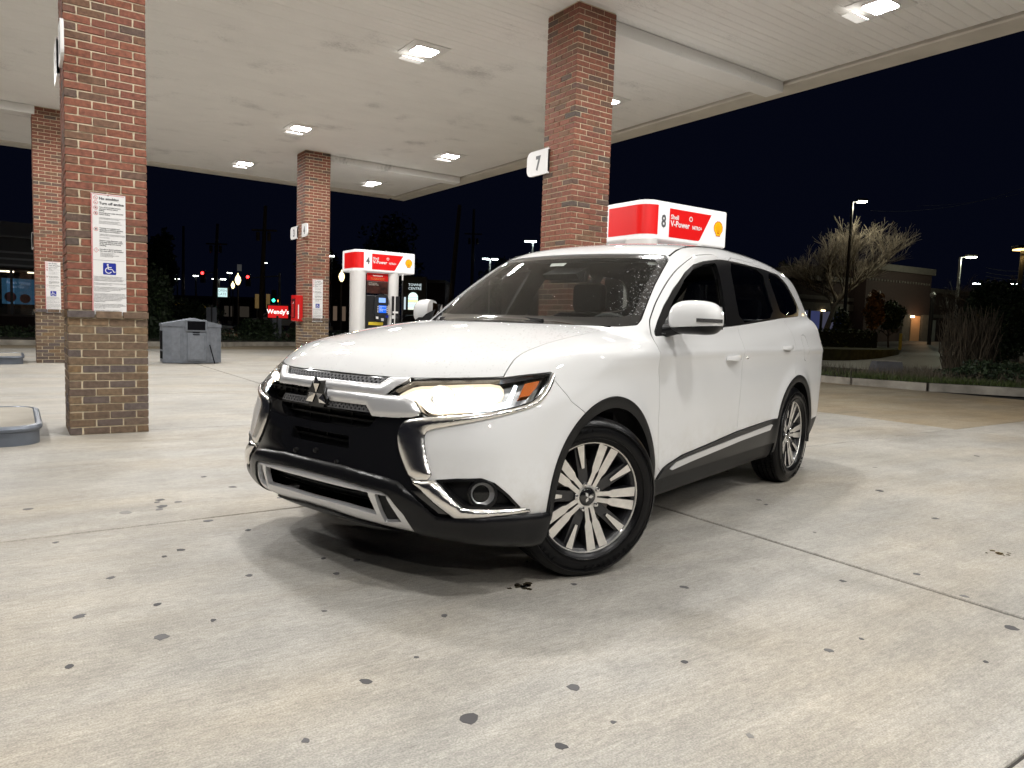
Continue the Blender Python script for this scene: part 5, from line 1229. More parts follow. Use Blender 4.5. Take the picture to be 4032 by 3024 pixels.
pv0 = Vector((-.60, -.885, 0)); mr_.matrix_local = Matrix.Translation(pv0) @ Matrix.Rotation(math.radians(-58), 4, 'Z') @ Matrix.Translation(-pv0)
# ---- rain drops on the hood and glass
def drops(name, S, n, weight, rmin, rmax, mat=None):
    a, b, c = S.V[S.T[:, 0]], S.V[S.T[:, 1]], S.V[S.T[:, 2]]; ar = np.linalg.norm(np.cross(b - a, c - a), axis=1); cen = (a + b + c) / 3
    p = ar * weight(cen); p = p / p.sum(); I = rng.choice(len(p), n, p=p); u_ = rng.random(n) ** .5; v_ = rng.random(n)
    P = (1 - u_)[:, None] * a[I] + (u_ * (1 - v_))[:, None] * b[I] + (u_ * v_)[:, None] * c[I]; N_ = S.N[S.T[I, 0]]; r_ = rmin + (rmax - rmin) * rng.random(n) ** 2
    sgn = np.where(rng.random(n) < .5, -1, 1.); P[:, 1] *= sgn; N_ = N_.copy(); N_[:, 1] *= sgn
    t1 = np.cross(N_, np.array([.3, .9, .2])); t1 /= np.linalg.norm(t1, axis=1)[:, None]; t2 = np.cross(N_, t1); k = 6; V = []; F = []
    ring = [P + r_[:, None] * (math.cos(2 * math.pi * i / k) * t1 + math.sin(2 * math.pi * i / k) * t2) - N_ * .0003 for i in range(k)]
    mid = [P + r_[:, None] * .7 * (math.cos(2 * math.pi * i / k) * t1 + math.sin(2 * math.pi * i / k) * t2) + N_ * (r_ * .38)[:, None] for i in range(k)]; top = P + N_ * (r_ * .55)[:, None]
    V = np.stack(ring + mid + [top], 1); m = 2 * k + 1; F = []
    base = [(i, (i + 1) % k, k + (i + 1) % k, k + i) for i in range(k)]; tri = [(k + i, k + (i + 1) % k, 2 * k) for i in range(k)]
    F = [tuple(m * j + q for q in f) for j in range(n) for f in base + tri]
    o = mesh_obj(name, V.reshape(-1, 3), F, mat or WATER, car, True); o['kind'] = 'stuff'; return o
WATER = glass('water_drop', (.93, .93, .93), .02, 1.38)
drops('rain_drops', hood, 2600, lambda C: .4 + 2.2 * (C[:, 0] < .05) + 1.0 * (np.abs(C[:, 1]) > .45), .0012, .0042)
drops('rain_drops', Sh(wsg.V - wsg.N * .004, wsg.N, wsg.T), 420, lambda C: .01 + 3.0 * np.exp(-np.clip(.672 - (C[:, 2] - 1.155) * .313 - np.abs(C[:, 1]), 0, 1) / .045) + .25 * np.exp(-(1.49 - C[:, 2]) / .02), .0012, .0034, pm('rain_bead_glint', (.40, .41, .42), .05, spec=1.0))  # beads coloured pale grey to imitate the sparkle of clear drops
drops('rain_drops', Sh(wsb.V - wsb.N * .004, wsb.N, wsb.T), 330, lambda C: .02 + 3.0 * (np.abs(C[:, 1]) > .54) * (C[:, 2] > 1.14) + .6 * (C[:, 2] > 1.48), .0015, .0038, MATS['rain_bead_glint'])
drops('rain_drops', Sh(chu.V + chu.N * .024, chu.N, chu.T), 500, lambda C: 1 + 0 * C[:, 0], .001, .003)
drops('rain_drops', Sh(head.V + head.N * .001, head.N, head.T), 500, lambda C: 1 + 0 * C[:, 0], .001, .003)
drops('rain_drops', Sh(rg_.V - rg_.N * .006, rg_.N, rg_.T), 500, lambda C: 1 + 0 * C[:, 0], .001, .003)
# ---- wipers
for pts in ([(-.30, .30, 1.105), (-.36, -.02, 1.128), (-.40, -.36, 1.130)], [(-.40, -.52, 1.10), (-.42, -.30, 1.125), (-.36, -.10, 1.135)]):
    MB().tube(pts, [.012, .008, .006], 6).obj('wiper', PIANO, car, True)
# ---- interior
SEAT = pm('seat_cloth', (.018, .018, .019), .9); TRIMG = pm('dash_grey', (.03, .031, .032), .6)
def rounded(name, a, b, mat, bev, parent=car, tilt=0, piv=None):
    o = MB().box(a, b, bev).obj(name, mat, parent, True)
    if tilt: 
        p = Vector(piv); o.matrix_local = Matrix.Translation(p) @ Matrix.Rotation(tilt, 4, 'Y') @ Matrix.Translation(-p)
    return o
MB().prism([(-.30, .98), (-.42, 1.045), (-.62, 1.065), (-.78, 1.03), (-.85, .95), (-.85, .60), (-.30, .60)], 'y', -.74, .74).obj('dashboard', TRIMG, car)
MB().prism(chaikin([(-.50, 1.03), (-.56, 1.10), (-.70, 1.115), (-.84, 1.08), (-.84, 1.0), (-.5, 1.0)], 1).tolist(), 'y', .20, .56).obj('instrument_hood', TRIMG, car, True)
sw = MB(); cw = np.array([-.92, .37, .985]); ax = np.array([-.42, 0, .9]); e1 = np.array([0, 1., 0]); ax = ax / np.linalg.norm(ax); e2 = np.cross(np.array([-.9, 0, -.42]) / 1., e1)
e2 = np.array([.42, 0, .9]); e2 /= np.linalg.norm(e2)
ringw = [cw + .185 * (math.cos(a) * e1 + math.sin(a) * e2) for a in np.linspace(0, 2 * math.pi, 29)]
sw.tube(ringw, .016, 8, False); sw.tube([cw - e1 * .18, cw + e1 * .18], .02, 6); sw.tube([cw, cw - e2 * .18], .02, 6); sw.obj('steering_wheel', TRIMG, car, True)
for sy in (1, -1):
    s = rounded('front_seat', (-1.62, .37 * sy - .25, .55), (-1.10, .37 * sy + .25, .74), SEAT, .05)
    rounded('backrest', (-1.70, .37 * sy - .25, .68), (-1.56, .37 * sy + .25, 1.20), SEAT, .06, s, -.20, (-1.6, 0, .7))
    rounded('headrest', (-1.84, .36 * sy - .13, 1.185), (-1.73, .36 * sy + .13, 1.40), SEAT, .045, s)
rs = rounded('rear_seat', (-2.62, -.66, .55), (-2.10, .66, .76), SEAT, .05); rounded('backrest', (-2.72, -.66, .70), (-2.56, .66, 1.18), SEAT, .05, rs, -.18, (-2.6, 0, .75))
for y in (-.42, .42): rounded('headrest', (-2.86, y - .12, 1.18), (-2.76, y + .12, 1.34), SEAT, .04, rs)
MB().box((-3.5, -.72, .30), (.15, .72, .42)).obj('floor_pan', DARKIN, car)
MB().prism([(-.86, 1.39), (-1.0, 1.44), (-1.02, 1.40), (-.9, 1.36)], 'y', -.12, .12).obj('sensor_pod', DARKIN, car)
rm = rounded('rear_view_mirror', (-.99, -.13, 1.345), (-.95, .13, 1.415), DARKIN, .012)
mesh_obj('paper_tag', [(-.862, -.055, 1.455), (-.862, .055, 1.455), (-.835, .05, 1.435), (-.835, -.05, 1.435)], [(0, 1, 2, 3)], pm('paper', (.6, .6, .58), .6), car)
# sticker in the windshield's upper corner
mesh_obj('window_sticker', [(-1.03, .50, 1.465), (-1.055, .555, 1.462), (-1.03, .565, 1.445), (-1.005, .51, 1.448)], [(0, 1, 2, 3)], pm('paper', (.6, .6, .58), .6), car)
# underbody mass and exhaust so that no light leaks beneath
MB().box((-3.55, -.60, .24), (.35, .60, .40)).obj('chassis', DARKIN, car)
MB().tube([(-2.67, -.62, .346), (-2.67, .62, .346)], .04, 8).tube([(0, -.60, .33), (0, .60, .33)], .035, 8).obj('axle', DARKIN, car)
# ================================================================== BACKGROUND
def lamp_light(name, parent, loc, watts, col=(1, .93, .8), rad=.15):
    l = bpy.data.lights.new(name, 'POINT'); l.energy = watts; l.color = col; l.shadow_soft_size = rad
    o = bpy.data.objects.new(name, l); link(o, parent); o.location = [float(v) for v in loc]; return o
POLE = pm('pole_dark', (.02, .02, .02), .5); POLEL = pm('pole_grey', (.25, .25, .24), .5, var=.2, vscale=3); WOODP = pm('pole_wood', (.035, .028, .022), .9, var=.4, vscale=6)
def leafmat(name, a, b):
    m = bpy.data.materials.new(name); m.use_nodes = True; nt = m.node_tree; p = nt.nodes['Principled BSDF']
    g = nd(nt, 'ShaderNodeNewGeometry'); r = ramp(nt, [(0, a), (1, b)]); nt.links.new(g.outputs['Random Per Island'], r.inputs[0]); nt.links.new(r.outputs[0], p.inputs['Base Color']); p.inputs['Roughness'].default_value = .6
    return m
LEAFD = leafmat('leaf_dark', (.012, .022, .010), (.035, .06, .022)); GRASSM = leafmat('grass_blade', (.035, .055, .012), (.09, .12, .03)); DRYM = leafmat('dry_stem', (.06, .05, .035), (.16, .13, .09)); LEAFA = leafmat('leaf_autumn', (.10, .05, .015), (.22, .11, .03))
BARK = pm('bark_pale', (.20, .17, .13), .9, var=.3, vscale=10); STEM = pm('stem_brown', (.07, .055, .045), .85, var=.3, vscale=10)
def leaves(n, shape, size, r=None):
    """n leaf-sized quads placed by shape() -> (x,y,z)"""
    mb = MB(); r = r or random
    for _ in range(n):
        c = np.array(shape()); a = rng.normal(size=3); a /= np.linalg.norm(a); b = rng.normal(size=3); b -= a * (a @ b); b /= np.linalg.norm(b); s = size * (.6 + .8 * random.random())
        mb.add([c - a * s, c + b * s * .45, c + a * s, c - b * s * .45], [(0, 1, 2, 3)])
    return mb
def ell(cx, cy, cz, rx, ry, rz, hollow=.35, lump=.18):
    ph = rng.uniform(0, 6.28, 6)
    def f():
        d = rng.normal(size=3); d /= np.linalg.norm(d); k = (hollow + (1 - hollow) * random.random() ** .5)
        k *= 1 + lump * (math.sin(4 * math.atan2(d[1], d[0]) + ph[0]) * math.cos(3 * d[2] + ph[1]) + .6 * math.sin(7 * d[2] + ph[2] + 3 * d[0]))
        return (cx + rx * d[0] * k, cy + ry * d[1] * k, cz + rz * d[2] * k)
    return f
def branchy(base, height, spread, levels, seed, r0, nkid=4, up=.55, gravity=0.):
    r = random.Random(seed); mb = MB()
    def grow(p, d, L, rad, lev):
        pts = [p]; rr = [rad]; n = 4
        for k in range(n):
            d = d + np.array([r.gauss(0, .13), r.gauss(0, .13), r.gauss(0, .10) - gravity]); d = d / np.linalg.norm(d); p = p + d * L / n; pts.append(p); rr.append(max(rad * (1 - .45 * (k + 1) / n), .0055))
        mb.tube(pts, rr, 5 if lev < 2 else 3, False)
        if lev >= levels: return
        for k in range(nkid + (1 if lev == 0 else 0)):
            t = r.uniform(.35, 1.0) if lev else r.uniform(.55, 1.0); i = min(int(t * n), n - 1); q = pts[i] + (pts[i + 1] - pts[i]) * (t * n - i)
            a = r.uniform(0, 6.283); e = np.array([math.cos(a), math.sin(a), 0]) * spread + d * (1.0 if lev else .6) + np.array([0, 0, up * .5]); e = e / np.linalg.norm(e)
            grow(q, e, L * r.uniform(.55, .8), rad * r.uniform(.42, .58), lev + 1)
    grow(np.array(base, float), np.array([0, 0, 1.]), height * .36, r0, 0); return mb

# --- retail building on the right, set back across the road
Lp, Rp = at(1705, 752, 47), at(2165, 752, 60)
zb_ = .80
wd = (Rp - Lp)[:2]; wl_ = np.linalg.norm(wd); wd = wd / wl_; wn = np.array([wd[1], -wd[0]])     # wn points to the viewer
def wall_at(px, py):
    s = 4032 / 2212; d = np.array([(px * s - 2016) / FPX, -(py * s - 1512) / FPX, 1.0]) @ RC
    A_ = np.array([[wd[0], -d[0]], [wd[1], -d[1]]]); t = np.linalg.solve(A_, (CAM - Lp)[:2]); return float(t[0]), float(CAM[2] + t[1] * d[2] - zb_)
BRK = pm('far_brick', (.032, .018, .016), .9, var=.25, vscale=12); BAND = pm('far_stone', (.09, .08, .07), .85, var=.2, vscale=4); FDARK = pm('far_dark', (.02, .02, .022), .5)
bld = thing('retail_building', 'long dark brick shop building with stone bands across the road', 'building', (Lp[0], Lp[1], zb_), math.atan2(wd[1], wd[0]))
S0 = wall_at(1839, 700)[0]; S1 = wall_at(1979, 700)[0]; HT = wall_at(1905, 588)[1]; HL = wall_at(1780, 607)[1]; HR = wall_at(2060, 620)[1]
HW = max(3.8, min(HL, HR))
# local frame: x along the wall, -y towards the viewer
def bb(name, x0, x1, y0, y1, z0, z1, mat, parent=bld, bev=0): return MB().box((x0, y0, z0), (x1, y1, z1), bev).obj(name, mat, parent)
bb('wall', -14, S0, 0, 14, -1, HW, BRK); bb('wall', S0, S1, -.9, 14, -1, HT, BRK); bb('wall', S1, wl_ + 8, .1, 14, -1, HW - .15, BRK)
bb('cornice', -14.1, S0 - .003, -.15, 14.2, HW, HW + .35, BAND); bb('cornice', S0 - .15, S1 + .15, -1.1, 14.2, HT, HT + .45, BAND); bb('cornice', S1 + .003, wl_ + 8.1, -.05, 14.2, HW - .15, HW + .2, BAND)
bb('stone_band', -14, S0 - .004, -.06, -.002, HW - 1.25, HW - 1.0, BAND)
zsf = wall_at(1780, 669)[1]; zw0, zw1 = wall_at(1780, 715)[1], wall_at(1780, 673)[1]
bb('storefront_fascia', -14, S0 - .004, -.08, -.003, zsf, zsf + .45, BAND); bb('stone_band', S1 + .004, wl_ + 8, .02, .098, zsf - .1, zsf + .15, BAND)
nd_ = 22
for k in range(nd_):
    xx = S0 + .3 + (S1 - S0 - .6) * k / (nd_ - 1); bb('dentil', xx - .06, xx + .06, -.96, -.903, HT - .75, HT - .6, BAND)
WIN = em('shop_window_glow', (.20, .24, .62), .16); WIN2 = em('shop_window_glow2', (.30, .30, .46), .16)
edges = [wall_at(x, 720)[0] for x in (1690, 1744, 1770, 1800, 1822)]
for k in range(4):
    w_ = bb('window', edges[k] + .06, edges[k + 1] - .06, -.05, -.004, zw0 - .1, zw1 + .1, FDARK); bb('pane', edges[k] + .16, edges[k + 1] - .16, -.06, -.051, zw0, zw1, WIN if k % 2 else WIN2, w_)
dx0, dx1 = wall_at(1939, 720)[0], wall_at(1958, 720)[0]
d_ = bb('lit_alcove', dx0, dx1, -.96, -.91, .0, zsf - .1, pm('alcove_stucco', (.42, .24, .13), .8)); 
bb('pilaster', dx1 + .1, dx1 + .9, -1.05, -.902, 0, zsf, BAND); bb('pilaster', dx0 - 1.2, dx0 - .3, -1.05, -.902, 0, zsf, BAND)
lamp_light('wall_lamp_light', bld, ((dx0 + dx1) / 2, -1.6, zsf - .2), 22, (1, .6, .3), .08); bb('wall_lamp', (dx0 + dx1) / 2 - .25 - .6, (dx0 + dx1) / 2 - .05 - .6, -1.25, -.91, zsf - .25, zsf - .1, em('small_lamp', (1, .75, .45), 5))
for px in (2015, 2050): 
    s_ = wall_at(px, 730)[0]; bb('downpipe', s_ - .12, s_ + .12, -.08, .098, 0, zsf - .3, POLEL)
bb('wall_lamp', wall_at(1773, 690)[0] - .15, wall_at(1773, 690)[0] + .15, -.2, -.082, zsf - .12, zsf - .02, em('small_lamp', (1, .75, .45), 5))
# lawn and hedges before it
def raised_patch(name, pts, z0, z1, mat): 
    return tag(MB().prism(pts, 'z', z0, z1).obj(name, mat), kind='structure')
LAWN = pm('lawn', (.05, .055, .02), .95, var=.5, vscale=4, bump=.5, bscale=60)
def gp(px, py, z):
    s = 4032 / 2212; d = np.array([(px * s - 2016) / FPX, -(py * s - 1512) / FPX, 1.0]) @ RC; t = (z - CAM[2]) / d[2]; p = CAM + d * t; return (float(p[0]), float(p[1]))
c0 = np.array(at(1790, 745, 34)); 
lw = [at(1640, 742, 33)[:2], at(1800, 742, 31)[:2], at(1940, 742, 36)[:2], at(1950, 740, 42)[:2], at(1800, 740, 42)[:2], at(1640, 740, 42)[:2]]
raised_patch('lawn', chaikin(np.array(lw), 1).tolist(), -.3, .47, LAWN)
def hedge(px0, px1, py, depth, h, label, d=1.0):
    a, b = at(px0, py, depth), at(px1, py, depth + 1.5); L_ = np.linalg.norm((b - a)[:2]); t = thing('hedge', label, 'hedge', (a[0], a[1], .4), math.atan2(b[1] - a[1], b[0] - a[0]))
    leaves(int(1500 * L_ / 6), lambda: (random.uniform(0, L_), random.uniform(-d / 2, d / 2), h * (random.random() ** .7) + .05 * math.sin(random.random() * 30)), .10).obj('foliage', LEAFD, t)
    MB().box((.1, -d * .38, 0), (L_ - .1, d * .38, h * .85)).obj('core', pm('hedge_core', (.006, .009, .005), .95), t); return t
hedge(1740, 1886, 735, 38, at(1800, 711, 38)[2] - .4, 'clipped dark hedge below the blue-lit shop windows')
# small ornamental trees in front of the shop
def small_tree(px, py_base, py_top, depth, label, mat, wpx, z0=.5, nleaf=1500):
    b = at(px, py_base, depth); zt = at(px, py_top, depth)[2]; w = wpx * depth / 1545 / 2; t = thing('ornamental_tree', label, 'tree', (b[0], b[1], z0)); h = zt - z0
    tr_ = branchy((0, 0, 0), h * 1.1, .8, 2, px, .06); tr_.obj('trunk', STEM, t); leaves(nleaf, ell(0, 0, h * .68, w, w, h * .34), .13).obj('crown', mat, t); return t
small_tree(1884, 735, 632, 40, 'small rounded tree with amber lit crown by the shop', LEAFA, 36)
small_tree(1920, 735, 650, 41, 'small dark leafy tree right of the amber one', LEAFD, 50)
small_tree(1815, 735, 672, 40, 'small dark leafy tree by the tall lamp pole', LEAFD, 34, .5, 500)
bp_ = at(1944, 748, 37); b_ = thing('bollard', 'thin yellow marker post near the shop', 'bollard', (bp_[0], bp_[1], .45)); MB().box((-.09, -.04, 0), (.09, .04, .85), .01).obj('post', pm('marker_yellow', (.35, .30, .05), .7), b_)
# lamp posts
def lamp_post(px, py_head, depth, z0, label, heads, mat=POLE, watts=250, col=(1, .95, .82), size=.5, arm=.8, estr=60):
    h = at(px, py_head, depth); t = thing('lamp_post', label, 'lamp post', (h[0], h[1], z0), math.atan2(RC[0][1], RC[0][0]), 'street and car park lamps'); H_ = h[2] - z0
    MB().tube([(0, 0, 0), (0, 0, H_ * .5), (0, 0, H_ - .1)], [.11, .095, .075], 8).obj('pole', mat, t, True); MB().lathe([(.22, 0), (.22, .35), (.12, .4)], (0, 0, 0), 10).obj('base', KERBC, t)
    for k, s_ in enumerate(heads):
        MB().tube([(0, 0, H_ - .12), (s_ * arm, 0, H_ - .02)], .04, 6).obj('arm', mat, t); hd_ = MB().box((s_ * arm - size / 2, -size * .35, H_ - .06), (s_ * arm + size / 2, size * .35, H_ + .08), .03).obj('lamp_head', mat, t)
        MB().box((s_ * arm - size * .42, -size * .30, H_ - .12), (s_ * arm + size * .42, size * .30, H_ - .061), .01).obj('lamp_lens', em('lamp_lens_%.2f_%.2f_%d' % (col[1], col[2], estr), col, estr), hd_)
        if watts: lamp_light('lamp_light', t, (s_ * arm, 0, H_ - .3), watts, col, .2)
    return t
lamp_post(1842, 432, 42, .45, 'tall dark lamp post with bright head before the lit bare tree', (1,), POLE, 520, (1, .95, .72), .55, .55)
lamp_post(2075, 552, 46, .6, 'pale grey lamp post with greenish white head at right', (1,), POLEL, 420, (.95, 1, .75), .6, .7, 20)
lamp_post(1712, 578, 75, .3, 'distant twin-headed lamp post just behind the car tail', (-1, 1), POLEL, 0, (.85, 1, 1), .8, .8)
lamp_post(2210, 535, 30, .2, 'warm yellow lamp at the right picture edge', (0,), POLE, 300, (1, .62, .2), .7, .0, 5)
lamp_post(2128, 612, 90, .3, 'distant twin-headed lamp above the dark evergreen', (-1, 1), POLEL, 0, (.85, 1, 1), .8, 1.1)
lamp_post(2185, 612, 90, .3, 'distant single white lamp at far right', (1,), POLEL, 0, (.85, 1, 1), .8, .3)
lamp_post(1152, 520, 70, .1, 'distant lamp post left of the car-side brick pillar', (0, -1), POLEL, 0, (.9, 1, 1), .7, .5)
lamp_post(1059, 558, 80, .1, 'distant twin-headed lamp post over the windshield', (-1, 1), POLEL, 0, (.9, 1, 1), .8, .5)
lamp_post(2062, 660, 60, .4, 'small bright wall-height lamp behind the bare shrub', (0,), POLE, 40, (.7, 1, .8), .5, 0)
# light pole without lamp in front of the shop wall
pp = at(2015, 640, 46); t = thing('post', 'thin dark post standing before the shop wall', 'post', (pp[0], pp[1], .7)); MB().tube([(0, 0, 0), (0, 0, pp[2] - .7)], .12, 8).obj('shaft', POLE, t); MB().lathe([(.16, 0), (.2, .15), (.05, .3)], (0, 0, pp[2] - .72), 8).obj('cap', POLEL, t)
# bare trees
tb = at(1778, 730, 43.6); t = thing('bare_tree', 'big leafless tree with pale branches lit by the tall lamp', 'tree', (tb[0], tb[1], .6))
m1 = branchy((0, 0, 0), 9.2, .62, 5, 24, .20, 5, .6); m1.obj('trunk', BARK, t)
tb = at(2165, 720, 40); t = thing('bare_tree', 'leafless tree at the right edge behind the evergreen', 'tree', (tb[0], tb[1], .4)); branchy((0, 0, 0), 6.2, .9, 5, 5, .16, 4, .5).obj('trunk', STEM, t)
tb = at(2085, 720, 44); t = thing('bare_tree', 'thin leafless tree by the greenish lamp post', 'tree', (tb[0], tb[1], .5)); branchy((0, 0, 0), 5.2, .8, 4, 9, .12, 4, .5).obj('trunk', STEM, t)
# evergreen and shrubs on the verge
ev = at(2140, 790, 27); t = thing('evergreen_shrub', 'dense dark egg-shaped evergreen shrub on the right', 'shrub', (ev[0], ev[1], .05)); zt = at(2140, 610, 27)[2]
leaves(9000, ell(0, 0, zt * .52, 1.15, 1.15, zt * .5, .55, .10), .085).obj('foliage', LEAFD, t); MB().tube([(0, 0, 0), (0, 0, zt * .6)], .1, 6).obj('stem', STEM, t)
sb = gp(2150, 825, .15); t = thing('low_shrub', 'low leafy shrub at the kerb, far right', 'shrub', (sb[0], sb[1], .14)); leaves(5200, ell(0, 0, .15, 1.5, .9, .30, .2, .2), .05).obj('foliage', LEAFD, t); MB().tube([(0, 0, 0), (0, 0, .3)], .03, 5).obj('stem', STEM, t)
bs = gp(2088, 812, .15); t = thing('bare_shrub', 'tall tangle of bare arching stems on the verge', 'shrub', (bs[0], bs[1], .14))
mb = MB(); r_ = random.Random(3)
zt = at(2080, 650, np.dot(np.array([bs[0], bs[1], 0]) - CAM, RC[2]))[2]
for k in range(430):
    a = r_.uniform(0, 6.283); r0 = .55 * math.sqrt(r_.random()); p = np.array([r0 * math.cos(a), r0 * math.sin(a), 0]); H_ = (zt - .15) * r_.uniform(.45, 1.02); lean = np.array([math.cos(a), math.sin(a), 0]) * r_.uniform(-.05, .26)
    pts = [p]; 
    for q in (.25, .5, .75, 1.0): pts.append(p + lean * (q ** 1.2) * (1 if q < .9 else .9) + np.array([r_.gauss(0, .05), r_.gauss(0, .05), H_ * (q - .18 * q * q * r_.random())]))
    mb.tube(pts, [.016, .014, .012, .009, .006], 3, False)
mb.obj('stems', DRYM, t)
# concrete junction box on the verge
jb = gp(1913, 812, .15); t = thing('junction_box', 'small sloped concrete box on the grass verge', 'utility box', (jb[0], jb[1], .14), math.atan2(RC[0][1], RC[0][0]))
MB().add([(-.36, -.2, 0), (.36, -.2, 0), (.36, .2, 0), (-.36, .2, 0), (-.30, -.14, .36), (.30, -.14, .36), (.30, .14, .36), (-.30, .14, .36)], [(0, 3, 2, 1), (4, 5, 6, 7), (0, 1, 5, 4), (1, 2, 6, 5), (2, 3, 7, 6), (3, 0, 4, 7)]).obj('body', pm('box_concrete', (.13, .13, .14), .9, var=.2), t); MB().box((-.29, -.13, .361), (.29, .13, .38), .01).obj('lid', KERBC, t)
# grass along the verges (uncountable)
def tufts(n, place, hmin, hmax):
    mb = MB()
    for _ in range(n):
        x, y = place(); h = random.uniform(hmin, hmax); a = random.random() * 6.28; w = .006 + .004 * random.random(); lx, ly = random.gauss(0, .3) * h, random.gauss(0, .3) * h
        mb.add([(x - w * math.cos(a), y - w * math.sin(a), .14), (x + w * math.cos(a), y + w * math.sin(a), .14), (x + lx, y + ly, .14 + h)], [(0, 1, 2)])
    return mb
KP = [(15.2, 10), (15.2, 1.7), (15.62, .3), (16.55, -1.1), (18.35, -3.5)]
def along():
    i = random.choice([0, 1, 1, 2, 2, 3, 3]); t = random.random(); a, b = np.array(KP[i]), np.array(KP[i + 1]); d = b - a; n_ = np.array([-d[1], d[0]]) / np.linalg.norm(d); p = a + d * t + n_ * (random.random() ** 1.5) * 2.4; return p
tag(tufts(16000, along, .04, .16).obj('grass', GRASSM), 'short green grass along the right-hand kerb', 'grass', kind='stuff')
def along2(): 
    p = along(); d = np.array([1.3, .2]); return p + d * random.random()
tag(tufts(5000, along2, .12, .34).obj('dry_grass', DRYM), 'dry brown weeds on the verge behind the grass', 'grass', kind='stuff')
tag(leaves(9000, lambda: (random.uniform(-8, 14), 19.3 + random.random() * 4 + (1.4 if True else 0), .14 + .35 * random.random() ** 2), .06).obj('ground_cover', LEAFD), 'dark ground cover behind the far kerb', 'ground cover', kind='stuff')
# overhead wires on the right
def wire(p0, p1, sag, label, r=.012):
    p0, p1 = np.array(p0), np.array(p1); pts = [p0 + (p1 - p0) * t - np.array([0, 0, sag * 4 * t * (1 - t)]) for t in np.linspace(0, 1, 9)]
    return tag(MB().tube(pts, r, 4).obj('overhead_wire', POLEL), label, 'wire', 'overhead wires at upper right')
wire(at(1880, 455, 60), at(2240, 395, 60), .8, 'uppermost faint overhead wire crossing the sky at right', .010); wire(at(1980, 445, 60), at(2240, 410, 60), .3, 'second faint overhead wire crossing the sky at right', .008)
for k, y in enumerate((582, 592, 600, 610)): wire(at(2130, y - 4, 55), at(2240, y, 55), .2, 'overhead wire over the right trees, number %s from the top' % ('one', 'two', 'three', 'four')[k], .012)

# --- store on the far left
st = at(38, 660, 31); t = thing('store_building', 'store with dark striped canopy and lit front at far left', 'building', (st[0], st[1], .1), 0)
STD = pm('store_dark', (.03, .032, .036), .5); STG = pm('store_metal', (.16, .17, .18), .4)
W0 = -6.0; W1 = 1.75
MB().box((W0, 3.2, 0), (W1, 3.4, 3.0)).box((W0, 0, 2.62), (W1, 3.2, 2.7)).obj('wall', pm('store_wall', (.10, .075, .06), .9), t)
MB().box((W0, -.1, 0), (W1, .12, .62)).obj('brick_base', BRK, t); MB().box((W0, -.14, .62), (W1, .16, .70)).obj('sill', BAND, t)
MB().box((W0, -.35, 2.70), (W1 + .2, 3.4, 3.95)).obj('fascia', STD, t)
for z in (2.75, 3.02, 3.3): MB().box((W0, -.40, z), (W1 + .2, -.352, z + .08)).obj('stripe', STG, t)
MB().box((W0, -.5, 3.955), (W1 + .3, 3.4, 4.05)).obj('roof_edge', STG, t); MB().box((-.9, 1.0, 4.06), (1.3, 2.6, 4.75)).obj('rooftop_unit', STG, t)
for x in (-4.2, -2.2, -.2, 1.68): MB().box((x - .05, -.04, .701), (x + .05, .06, 2.618)).obj('mullion', STD, t)
for x in (-1.2, .8): MB().box((x - .9, 0, .71), (x + .84, .02, 2.61)).obj('pane', glass('shop_glass', (.8, .82, .8), .02, 1.5), t)
MB().box((-.55, .12, 1.15), (.65, .15, 2.25)).obj('poster', pm('poster_print', (.04, .13, .26), .4, var=.9, vscale=3, emit=(.05, .16, .3), estr=.35), t)
text('lettering', 'Fresh Wings\nto Go', .17, em('poster_text', (.45, .6, .9), .35), t, (.05, .11, 2.02), align='CENTER')
MB().lathe([(0, 0), (.22, 0), (.22, .04), (0, .05)], (-.25, .115, 1.45), 14, 'y').lathe([(0, 0), (.2, 0), (.2, .04), (0, .05)], (.28, .115, 1.4), 14, 'y').obj('poster_food', pm('food', (.30, .10, .12), .5), t)
MB().box((-1.9, 1.0, .05), (1.2, 1.7, .98)).obj('counter', pm('counter', (.12, .09, .07), .6), t); MB().box((-.9, 1.1, .985), (-.5, 1.5, 1.35)).obj('register', STD, t)
for x in (-3.0, -.6, .9): 
    MB().box((x - .5, 1.2, 2.56), (x + .5, 1.5, 2.615)).obj('ceiling_lamp', em('shop_lamp', (1, .85, .62), 3.5), t)
# --- signs and signals
def box_sign(px0, px1, py0, py1, depth, label, col, estr, txt=None, tcol=None, post=True, name='lit_sign', zground=.1):
    a, b = at(px0, py1, depth), at(px1, py0, depth); w = np.linalg.norm((at(px1, py1, depth) - a)); h = b[2] - a[2]; h = (py1 - py0) * depth / 1545
    t = thing(name, label, 'sign', (a[0], a[1], zground), math.atan2(RC[0][1], RC[0][0])); z0 = a[2] - zground
    MB().box((-.08, .0, z0 - .08), (w + .08, .3, z0 + h + .08), .02).obj('cabinet', POLE, t); MB().box((0, -.012, z0), (w, -.002, z0 + h)).obj('face', em('sign_face_' + name + label[:6], col, estr), t)
    if post: MB().box((w * .45, .08, 0), (w * .55, .22, max(z0 - .08, .05))).obj('post', POLE, t)
    if txt:
        for s_, size, x, z, bold in txt: text('lettering', s_, size, em('sign_text' + label[:6], *tcol), t, (x * w, -.02, z0 + z * h), align='CENTER', bold=bold)
    return t
box_sign(579, 622, 660, 686, 46, 'red lit roadside sign with white script lettering', (.75, .02, .02), .9, [("Wendy's", .40, .5, .34, .008)], ((1, .95, .9), 1.6))
box_sign(470, 491, 622, 641, 70, 'pale lit message board beyond the road', (.62, .86, .85), 1.1, [('OPEN\nLATE', .34, .5, .58, .0)], ((.35, .45, .5), .6))
